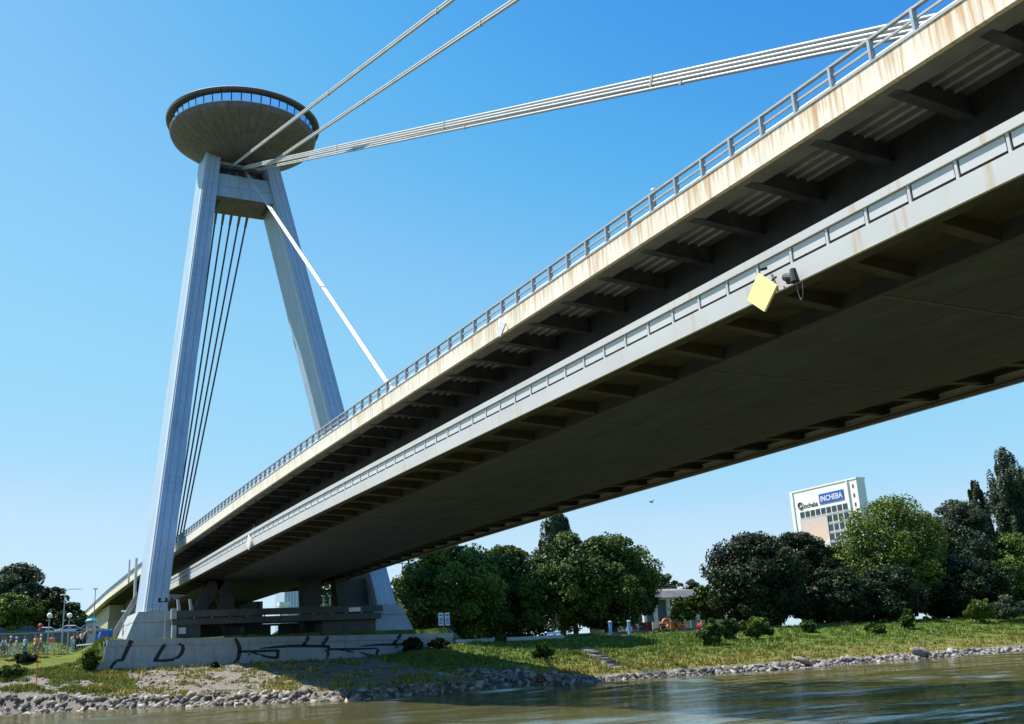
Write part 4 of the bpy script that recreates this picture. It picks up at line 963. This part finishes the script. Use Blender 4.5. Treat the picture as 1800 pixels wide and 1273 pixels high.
for nm, pts, Xp, lb in (('w', [(881,562),(889,568),(880,592),(873.5,588)], 10.75, 'white tilted diamond sign on the upper rusty bridge edge'), ('x', [(437,940),(441,950),(437.5,967),(433,955)], 10.45, 'small white diamond sign on the walkway near the pylon')):
    r_ = empty('diamond_sign', tuple(atX(*pts[0], Xp)), lb, 'sign'); cs = [Vector(atX(*q, Xp)) for q in pts]
    m_ = MB(); m_.add([(c.x+.02, c.y, c.z) for c in cs]+[(c.x-.05, c.y, c.z) for c in cs], [(0,1,2,3),(4,5,6,7),(0,1,5,4),(1,2,6,5),(2,3,7,6),(3,0,4,7)]); m_.build('panel', M_WHITE, r_)
    MB().bar(cs[0]+Vector((-.03,0,-.15)), cs[0]+Vector((-.3,0,-.15)), .05, .05).build('bracket', M_POST, r_)
c0 = Vector(atX(1150, 334, 10.2)); r_ = empty('railing_lamp', tuple(c0-Vector((0,0,.1))), 'small pale lamp mounted on the upper railing post', 'lamp')
MB().lathe([(.02,.06),(.13,.04),(.15,-.02),(.10,-.06),(.02,-.07)], tuple(c0), 14).build('lamp_cover', M_LAMPG, r_); MB().tube([c0-Vector((0,0,.7)), c0-Vector((0,0,.05))], .025, 6).build('stem', M_POST, r_)
# bird
q = Vector(atY(1145, 883, 40)); bd = empty('bird', tuple(q), 'small dark bird flying above the trees right of the bridge edge', 'bird')
m_ = MB(); m_.tube([q+Vector((-.28,0,0)), q+Vector((-.15,0,.02)), q, q+Vector((.16,0,.03)), q+Vector((.25,0,.05))], [.02,.05,.07,.05,.03], 8)
m_.build('body', M_DARK, bd, smooth=True)
for s in (-1,1): MB().add([q+Vector((-.08,0,.03)), q+Vector((.10,0,.03)), q+Vector((-.02,s*.42,.22)), q+Vector((-.10,s*.38,.20)), q+Vector((0,0,.05))], [(0,1,2,3),(0,4,1),(1,4,2)]).build('wing', M_DARK, bd)

# ------------------------------------------------------------ cafe
cf = empty('riverside_cafe', (-68,-22,5.2), 'low cafe building with grey roof and white columns behind the central trees', 'building')
def cx(px, Y=-20): return float(atY(px, 1080, Y)[0])
def cz2(py, px=1170, Y=-20): return float(atY(px, py, Y)[2])
xL, xR = cx(1128), cx(1232)
MB().hexa([(xR,-27,cz2(1051)),(xL,-27,cz2(1051)),(xL,-19.4,cz2(1051)),(xR,-19.4,cz2(1051)),(xR,-27,cz2(1036)+.5),(xL,-27,cz2(1036)+.5),(xL,-20.6,cz2(1038)),(xR,-20.6,cz2(1038))]).build('roof', M_ROOF, cf)
MB().box((xR,-26,5),(xL,-22,cz2(1051)-.05)).build('rear_wall', plain('cafe_blue_wall', (.14,.22,.30), .6), cf)
for px in (1133, 1153, 1176, 1204, 1226): MB().box((cx(px)-.28,-20.3,5),(cx(px)+.28,-19.8,cz2(1051)-.05)).build('column', M_WHITE, cf)
MB().box((xR,-20.2,cz2(1054)),(xL,-19.9,cz2(1051)-.1)).build('eaves_beam', M_WHITE, cf)
fn = empty('painted_fence', (-70,-14,5.2), 'white fence with blue and orange painted panels behind the red cafe chairs', 'fence')
fx = [1035,1060,1080,1100,1122,1146,1160,1178,1196,1214,1232,1252,1275,1297]
fc = [M_WHITE,M_DARK,M_WHITE,M_WHITE,M_DARK,M_WHITE,M_WHITE,plain('fence_orange', (.75,.28,.05), .6),M_WHITE,plain('fence_light_blue', (.30,.52,.66), .6),M_WHITE,M_WHITE,plain('fence_mural_blue', (.10,.25,.45), .6)]
for i, mt in enumerate(fc):
    a, b = float(atY(fx[i],1090,-14)[0]), float(atY(fx[i+1],1090,-14)[0])
    MB().box((a-.04,-14.1,5.2),(b+.04,-14,7.2)).build('fence_panel', mt, fn)
# terrace wall in front of cafe
tw_ = empty('terrace_wall', (-55,2,5), 'low dark terrace wall along the top of the bank below the cafe', 'wall')
xa, xb_ = float(atY(1000,1118,2)[0]), float(atY(1300,1110,2)[0])
MB().box((xb_,1.6,4.6),(xa,2,5.55)).build('wall', plain('terrace_wall_grey', (.12,.14,.17), .8), tw_)
MB().box((xb_,1.5,5.55),(xa,2.1,5.65)).build('coping', M_PLAT, tw_)
pth = MB().box((-36,1,5.05),(-20.6,6.2,5.50)); tag(pth.build('path', M_PATH), kind='structure')
def chair_proto():
    r_ = empty('cafe_chair', (0,0,0)); c = M_RED
    MB().box((-.24,-.24,.42),(.24,.24,.48)).build('seat', c, r_); MB().hexa([(-.24,-.24,.48),(.24,-.24,.48),(.24,-.20,.48),(-.24,-.20,.48),(-.22,-.32,.95),(.22,-.32,.95),(.22,-.28,.95),(-.22,-.28,.95)]).build('backrest', c, r_)
    for sx in (-.2,.2):
        for sy in (-.2,.2): MB().tube([(sx,sy,.42),(sx*1.2,sy*1.2,0)], .02, 6).build('leg', c, r_)
    return r_
ch = chair_proto(); ki = 0
CH = [(1117,'beside the left cafe column'),(1128,'right beside the left cafe column'),(1148,'under the white fence'),(1156,'left of the orange panel'),(1170,'left half of the orange panel'),(1178,'right half of the orange panel'),(1192,'right of the orange panel'),(1204,'left end of the light blue panel'),(1216,'right end of the light blue panel'),(1228,'beside the young tree'),(1240,'at the right end of the white fence')]
for px, lb in CH:
    for dy in (0,):
        o = ch if ki == 0 else copy_tree(ch)
        X_ = float(atY(px,1105,-5)[0]); o.location = (X_, -5-.8*(ki%3), 5.35); o.rotation_euler.z = ki*1.3; o.scale = (1.35,1.35,1.35)
        tag(o, 'red cafe chair '+lb, 'chair', 'red chairs on the cafe terrace'); ki += 1
def table_proto():
    r_ = empty('cafe_table', (0,0,0)); MB().lathe([(.02,.74),(.45,.74),(.45,.78),(.02,.78)], (0,0,0), 16).build('table_top', M_WHITE, r_)
    MB().tube([(0,0,0),(0,0,.74)], .04, 8).build('stem', M_POST, r_); MB().lathe([(.02,.0),(.28,.0),(.25,.04),(.02,.05)], (0,0,0), 12).build('foot', M_POST, r_); return r_
tb = table_proto()
for i, (px, lb) in enumerate(((1122,'near the left cafe column'),(1163,'before the orange fence panel'),(1198,'between the orange and light blue fence panels'),(1234,'by the young tree'))):
    o = tb if i == 0 else copy_tree(tb); X_ = float(atY(px,1105,-4.4)[0]); o.location = (X_,-4.4,5.35); o.scale = (1.3,)*3
    tag(o, 'small white round cafe table '+lb, 'table', 'cafe tables')
lbo = empty('lifebuoy', (0,0,0), 'big orange ring hanging in front of the orange cafe fence panel', 'lifebuoy')
q = atY(1170, 1096, -12.5); lbo.location = tuple(q); ORG[lbo.name] = Vector(q)
MB().tube([(q[0]+.55*math.cos(a), -12.5, q[2]+.62*math.sin(a)) for a in np.linspace(0, 6.28, 20)], .2, 8, cap=False).build('ring', M_ORANGE, lbo)
MB().tube([(q[0],-12.5,q[2]-1.6),(q[0],-12.5,q[2]-.6)], .04, 6).build('stand', M_POST, lbo)
for i, (px, lb) in enumerate(((1075,'left bright blue post at the top of the bank'),(1108,'right blue post in the shade at the top of the bank'))):
    q = atY(px, 1130, 4.5); X_ = float(q[0]); z_ = ground(X_,4.5,False); r_ = empty('mooring_post', (X_,4.5,z_-.2), lb, 'post', 'blue posts on the bank')
    MB().tube([(X_,4.5,z_-.2),(X_,4.5,z_+1.75)], .22, 12).build('shaft', plain('post_blue', (.22,.42,.75), .5), r_); MB().lathe([(.26,0),(.26,.12),(.05,.2)], (X_,4.5,z_+1.75), 12).build('cap', M_WHITE, r_)
q = atY(976, 1129, 5); X_ = float(q[0]); z_ = ground(X_,5,False); bn = empty('bench', (X_,5,z_), 'small white bench on the grass edge below the central trees', 'bench')
MB().box((X_-1.0,4.8,z_+.40),(X_+1.0,5.2,z_+.47)).build('seat', M_WHITE, bn); MB().box((X_-1.0,4.7,z_+.55),(X_+1.0,4.76,z_+.85)).build('backrest', M_WHITE, bn)
for s in (-.8,.8): MB().box((X_+s-.05,4.75,z_-.1),(X_+s+.05,5.15,z_+.40)).build('leg', M_POST, bn)
# steps on the bank
stp = empty('bank_steps', (0,0,0), 'worn stone steps leading down the grassy bank below the central trees', 'steps')
for k in range(24):
    Y_ = 19.5+.76*k; X_ = stepx(Y_)+.10*rng.normal(); z_ = ground(X_, Y_, False)
    j_ = rng.normal(0, .05, 4); w_ = rng.uniform(.6, .85)
    MB().hexa([(X_-w_,Y_-.22+j_[0],z_-.4),(X_+w_,Y_-.22+j_[1],z_-.4),(X_+w_,Y_+.20+j_[2],z_-.4),(X_-w_,Y_+.20+j_[3],z_-.4),(X_-w_,Y_-.22+j_[0],z_+.07+j_[1]),(X_+w_,Y_-.22+j_[1],z_+.10+j_[0]),(X_+w_,Y_+.20+j_[2],z_+.06+j_[3]),(X_-w_,Y_+.20+j_[3],z_+.09+j_[2])]).build('step', M_STEP, stp)
tag(stp)

# ------------------------------------------------------------ background buildings
tb_ = empty('office_tower', (-226,-134,5), 'white high-rise office tower with a big pink banner rising above the trees', 'building')
zt = 53.4
MB().box((-228.4,-149.7,4),(-224.6,-118.2,zt)).build('tower_body', M_FACADE, tb_)
MB().box((-224.6,-149.72,4),(-224.2,-148.4,zt+.3)).build('corner_fin', M_FACADE, tb_)
MB().box((-224.6,-122.4,4),(-224.0,-121.9,zt+.3)).build('corner_fin', M_FACADE, tb_)
MB().box((-228.6,-149.9,zt),(-224.4,-118.0,zt+.5)).build('roof_edge', M_FACADE, tb_)
def fz(px, py): q = atX(px, py, -224.55); return float(q[1]), float(q[2])
zw = [46.2-3.05*k for k in range(13)]
for r_i, z_ in enumerate(zw):
    wrow = MB()
    for k in range(9):
        y0 = -146.0+2.55*k
        if r_i > 0 and k < 5: continue
        for j in range(3): wrow.box((-224.59,y0+.72*j,z_-2.1),(-224.5,y0+.60+.72*j,z_-.1))
    wrow.build('window_row', M_WGLASS, tb_)
for r_i, z_ in enumerate(zw): MB().box((-224.6,-146.3,z_-2.95),(-224.52,-123.0,z_-2.35)).build('spandrel', plain('spandrel_grey', (.42,.42,.42), .6), tb_)
for k in range(12): MB().box((-224.59,-120.3,50.6-3.05*k),(-224.5,-119.6,51.8-3.05*k)).build('stair_window', plain('small_window', (.25,.08,.08), .4), tb_)
m = N('banner_print', .6); sp = m.noise((.02,.05,.11), 3)
m.col(m.ramp(sp, [(.3, (.48,.33,.36)), (.5, (.62,.50,.52)), (.65, (.72,.55,.42))]))
bnr = MB().box((-224.45,-146.2,10),(-224.3,-133.2,43.2)).build('banner', m.m, tb_)
sw = MB(); pts_ = [(-141.0,28.5),(-138.5,31.5),(-136,33.8),(-133.4,35.2)]
for (a, b), (c, d) in zip(pts_[:-1], pts_[1:]): sw.add([(-224.28,a,b-.4),(-224.28,c,d-.6),(-224.28,c,d+.6),(-224.28,a,b+.4)], [(0,1,2,3)])
sw.build('banner_swoosh', M_WHITE, bnr)
MB().box((-224.6,-135.9,47.5),(-224.4,-124.4,50.9)).build('sign_board', plain('sign_board_blue', (.035,.10,.52), .5), tb_)
def text(s, size, loc, mat, parent, name, bold=0., width=None):
    cu = bpy.data.curves.new(name, 'FONT'); cu.body = s; cu.size = size; cu.extrude = .04; cu.offset = bold
    to = bpy.data.objects.new(name, cu); COL.objects.link(to)
    bpy.context.view_layer.update()
    me = bpy.data.meshes.new_from_object(to.evaluated_get(bpy.context.evaluated_depsgraph_get()))
    bpy.data.objects.remove(to)
    if width:
        w0 = max(v.co.x for v in me.vertices); me.transform(Matrix.Diagonal((width/w0,1,1,1)))
    # stands in the Y-Z plane facing +X, reading towards +Y
    Mx = Matrix(((0,0,1,loc[0]),(1,0,0,loc[1]),(0,1,0,loc[2]),(0,0,0,1))); me.transform(Mx); me.transform(Matrix.Translation(-ORG[parent.name]))
    me.materials.clear(); me.materials.append(mat); o = bpy.data.objects.new(name, me); COL.objects.link(o); o.parent = parent; ORG[o.name] = ORG[parent.name]; return o
text('INCHEBA', 2.55, (-224.38,-135.3,48.3), M_WHITE, tb_, 'sign_lettering', .05, 10.3)
text('incheba', 2.4, (-224.55,-143.9,47.2), M_DARK, tb_, 'dark_lettering', .03, 7.0)
lg = MB(); lg.tube([(-224.5,-145.3+1.0*math.cos(a),48.4+1.0*math.sin(a)) for a in np.linspace(.6, 5.9, 16)], .32, 6); lg.build('round_emblem', M_DARK, tb_)
# blue-white hall under the bridge
hl = empty('distant_hall', (-40,-190,8), 'pale blue glazed hall seen through the gap under the bridge', 'building')
qa, qb = atY(500,1060,-170), atY(536,1060,-170); qt = atY(520,1036,-170)
MB().box((float(qb[0]),-180,6),(float(qa[0]),-170,float(qt[2]))).build('hall_body', plain('hall_blue', (.42,.52,.68), .4), hl)
mm = MB()
for k in range(8): x_ = lerp(float(qa[0]), float(qb[0]), k/7); mm.box((x_-.1,-169.95,6),(x_+.1,-169.8,float(qt[2])))
mm.build('hall_mullions', M_WHITE, hl)
qc = atY(498,1060,-150); r_ = empty('white_column', (float(qc[0]),-150,6), 'thick white column left of the pale blue hall under the bridge', 'column')
MB().tube([(float(qc[0]),-150,6),(float(qc[0]),-150,20)], 1.1, 16).build('shaft', M_WHITE, r_); MB().box((float(qc[0])-1.4,-151.4,19),(float(qc[0])+1.4,-148.6,20)).build('capital', M_WHITE, r_)
for i, px in enumerate((569, 580)):
    q = atY(px,1050,-60); r_ = empty('steel_post', (float(q[0]),-60,6), ('left' if i == 0 else 'right')+' of the two thin posts in front of the tree under the bridge', 'post', 'posts under the bridge')
    MB().tube([(float(q[0]),-60,6),(float(q[0]),-60,15.5)], .14, 8).build('shaft', M_POST, r_); MB().box((float(q[0])-.3,-60.2,15.4),(float(q[0])+.3,-59.8,15.6)).build('top_plate', M_POST, r_)
for i, (px, mt, lb) in enumerate(((585,P_W,'white van-like car parked behind the platform under the bridge'),(500,P_S,'silver car parked deep under the bridge'))):
    q = atY(px,1108,-24); o = car('parked_car', float(q[0]), -24, 7.0, mt, lb); o['group'] = 'cars parked under the bridge'

# ------------------------------------------------------------ people
def skin_mesh(name, verts, edges, radii, mat, parent, root=0, lev=1, flat=1.):
    me = bpy.data.meshes.new(name); me.from_pydata(verts, edges, []); o = bpy.data.objects.new(name, me); COL.objects.link(o)
    md = o.modifiers.new('s', 'SKIN'); sv = me.skin_vertices[0].data
    for i, r_ in enumerate(radii): sv[i].radius = r_ if isinstance(r_, tuple) else (r_, r_); sv[i].use_root = (i == root)
    ss = o.modifiers.new('u', 'SUBSURF'); ss.levels = lev; ss.render_levels = lev
    bpy.context.view_layer.update()
    nm = bpy.data.meshes.new_from_object(o.evaluated_get(bpy.context.evaluated_depsgraph_get())); bpy.data.objects.remove(o)
    nm.materials.clear(); nm.materials.append(mat)
    for p in nm.polygons: p.use_smooth = True
    o = bpy.data.objects.new(name, nm); COL.objects.link(o); o.parent = parent; ORG[o.name] = Vector(); return o
M_SKIN = plain('skin', (.50,.30,.21), .6, var=.06); M_HAIR = plain('hair_brown', (.05,.03,.02), .7)
SHOE = plain('shoe_leather', (.04,.035,.03), .6)
def person_proto(stride, arm):
    r_ = empty('person', (0,0,0)); s = stride
    J = dict(pel=(0,0,.95), wst=(0,0,1.10), chs=(0,.01,1.32), nck=(0,0,1.48), hd0=(0,.015,1.58), hd1=(0,.02,1.68), hd2=(0,.01,1.74),
      lh=(.10,0,.90), lk=(.11,.25*s+.03,.50), la=(.11,.30*s,.09), lt=(.12,.30*s+.17,.03),
      rh=(-.10,0,.90), rk=(-.11,-.10*s+.03,.50), ra=(-.11,-.36*s-.02,.10), rt=(-.12,-.36*s+.15,.03),
      ls=(.19,0,1.40), le=(.25,-.06*s-.02,1.12), lw=(.24,.05+arm*.25,.90+arm*.25), rs=(-.19,0,1.40), re=(-.25,.08*s,1.12), rw=(-.24,.12*s+.05,.88), nose=(0,.115,1.645))
    rad = dict(pel=(.15,.11), wst=(.13,.095), chs=(.155,.11), nck=.055, hd0=.075, hd1=(.085,.098), hd2=.06, lh=.09, lk=.058, la=.038, lt=.03, rh=.09, rk=.058, ra=.038, rt=.03, ls=.058, le=.042, lw=.027, rs=.058, re=.042, rw=.027, nose=.014)
    E_ = [('pel','wst'),('wst','chs'),('chs','nck'),('nck','hd0'),('hd0','hd1'),('hd1','hd2'),('hd1','nose'),('pel','lh'),('lh','lk'),('lk','la'),('la','lt'),('pel','rh'),('rh','rk'),('rk','ra'),('ra','rt'),('chs','ls'),('ls','le'),('le','lw'),('chs','rs'),('rs','re'),('re','rw')]
    K = list(J); V_ = [J[k] for k in K]; Rr_ = [rad[k] for k in K]; Ed = [(K.index(a), K.index(b)) for a, b in E_]
    for sd_, wr in ((1,'lw'),(-1,'rw')):
        w_ = Vector(J[wr]); base = len(V_); V_.append(tuple(w_+Vector((0,.02,-.08)))); Rr_.append((.036,.018)); Ed.append((K.index(wr), base))
        for f in range(4):
            L_ = (.075,.085,.08,.06)[f]; a = len(V_); V_.append(tuple(w_+Vector((0,.045-.022*f,-.13)))); V_.append(tuple(w_+Vector((-sd_*.015,.05-.022*f,-.13-L_*.9)))); Rr_ += [.009,.008]; Ed += [(base,a),(a,a+1)]
        a = len(V_); V_.append(tuple(w_+Vector((-sd_*.01,.06,-.10)))); Rr_.append(.010); Ed.append((base,a))
    skin_mesh('body', V_, Ed, Rr_, M_SKIN, r_)
    def sub(name, ks, es, mult, mat, extra=0):
        idx = {k: i for i, k in enumerate(ks)}; vs = [J[k] for k in ks]; rr = []
        for k in ks:
            q = rad[k]; q = q if isinstance(q, tuple) else (q, q); rr.append((q[0]*mult+extra, q[1]*mult+extra))
        return skin_mesh(name, vs, [(idx[a], idx[b]) for a, b in es], rr, mat, r_)
    J['lsl'] = tuple(Vector(J['ls']).lerp(Vector(J['le']), .75)); J['rsl'] = tuple(Vector(J['rs']).lerp(Vector(J['re']), .75)); rad['lsl'] = rad['rsl'] = .05
    J['hem'] = (0,0,.88); rad['hem'] = (.16,.115)
    sub('shirt', ['wst','hem','chs','ls','lsl','rs','rsl'], [('hem','wst'),('wst','chs'),('chs','ls'),('ls','lsl'),('chs','rs'),('rs','rsl')], 1.1, M_WHITE, .008)
    J['lkk'] = tuple(Vector(J['lk']).lerp(Vector(J['la']), .9)); J['rkk'] = tuple(Vector(J['rk']).lerp(Vector(J['ra']), .9)); rad['lkk'] = rad['rkk'] = .048
    sub('trousers', ['pel','lh','lk','lkk','rh','rk','rkk'], [('pel','lh'),('lh','lk'),('lk','lkk'),('pel','rh'),('rh','rk'),('rk','rkk')], 1.12, M_DARK, .006)
    MB_ = MB(); MB_.lathe([(.001,.10),(.05,.095),(.085,.06),(.102,.01),(.10,-.05)], (0,-.005,1.69), 14); MB_.build('hair', M_HAIR, r_, smooth=True)
    return r_
protos = [person_proto(.9, .1), person_proto(.15, .6), person_proto(.05, .0)]
def cm(n, c): return plain('cloth_'+n, c, .85, var=.12, sc_=8)
CW, CBk, CY, CO_, CB, CLB, CTn, CBd, CGr = cm('white',(.72,.72,.70)), cm('black',(.02,.02,.022)), cm('yellow',(.80,.50,.03)), cm('orange',(.85,.17,.02)), cm('blue',(.10,.22,.42)), cm('light_blue',(.30,.52,.72)), cm('tan',(.35,.28,.18)), cm('burgundy',(.10,.02,.03)), cm('grey',(.2,.2,.21))
PE = [(3,1152,CLB,CGr,M_HAIR,0,'person at the left edge in a pale blue shirt'),(8,1152,CW,CTn,M_HAIR,0,'person in a white shirt and tan trousers near the left edge'),(17,1152,CBk,CW,CW,0,'person in a black top and white trousers with a white hat'),(27,1153,CW,CW,CW,0,'person all in white with a white hat'),
 (43,1151,CLB,CB,M_HAIR,1,'person in a light blue shirt and blue shorts'),(61,1150,CY,CTn,M_HAIR,2,'person in a yellow shirt'),(70,1150,CW,CB,CW,0,'person in a white top walking beside the red marker pole'),(90,1150,CO_,CW,M_HAIR,2,'person in a bright orange top'),
 (128,1146,CW,CLB,M_HAIR,2,'person in a cream top and pale skirt left of the dark group'),(134,1145,CBk,CBk,M_HAIR,2,'person all in black in the group by the advertising column'),(142,1145,CW,CBk,M_HAIR,1,'person in a white shirt and dark trousers in the group by the advertising column'),(148,1145,CBd,CBk,M_HAIR,2,'person in dark red nearest the advertising column'),(157.5,1146,CGr,CLB,M_HAIR,2,'person in grey standing in front of the advertising column')]
used = [False]*3
for px, py, sh, tr, hr_, pi_, lb in PE:
    Y_ = -2.6 if px < 100 else -4.2
    q = atY(px, py, Y_); X_ = float(q[0]); P_ = protos[pi_]
    o = copy_tree(P_, None, dict(shirt=sh, trousers=tr, hair=hr_))
    o.location = (X_, Y_, ground(X_, Y_)+.16); o.rotation_euler.z = R(random.choice([90, 80, 100]) if pi_ == 0 else random.uniform(-60, 60)); k_ = random.uniform(1.16, 1.24); o.scale = (k_,)*3
    tag(o, lb, 'person', 'people walking on the lawn')
o = copy_tree(protos[2], None, dict(shirt=CW, trousers=CB, hair=M_HAIR)); o.location = (9.3, 26.5, deckz(26.5)-4.655); o.rotation_euler.z = R(-40); tag(o, 'person in a white shirt leaning at the bridge walkway parapet', 'person')
for px, Yp, sh, tr, lb in ((1105,-6,CB,CBk,'person in blue standing in the shade under the cafe trees'),(1136,-8,CBk,CGr,'person in black beside the left cafe column')):
    q = atY(px, 1100, Yp); o = copy_tree(protos[2], None, dict(shirt=sh, trousers=tr, hair=M_HAIR)); o.location = (float(q[0]), Yp, 5.35); tag(o, lb, 'person', 'people at the cafe')
def kill(o):
    for c in [x for x in COL.objects if x.parent == o]: kill(c)
    bpy.data.objects.remove(o)
for p_ in protos: kill(p_)
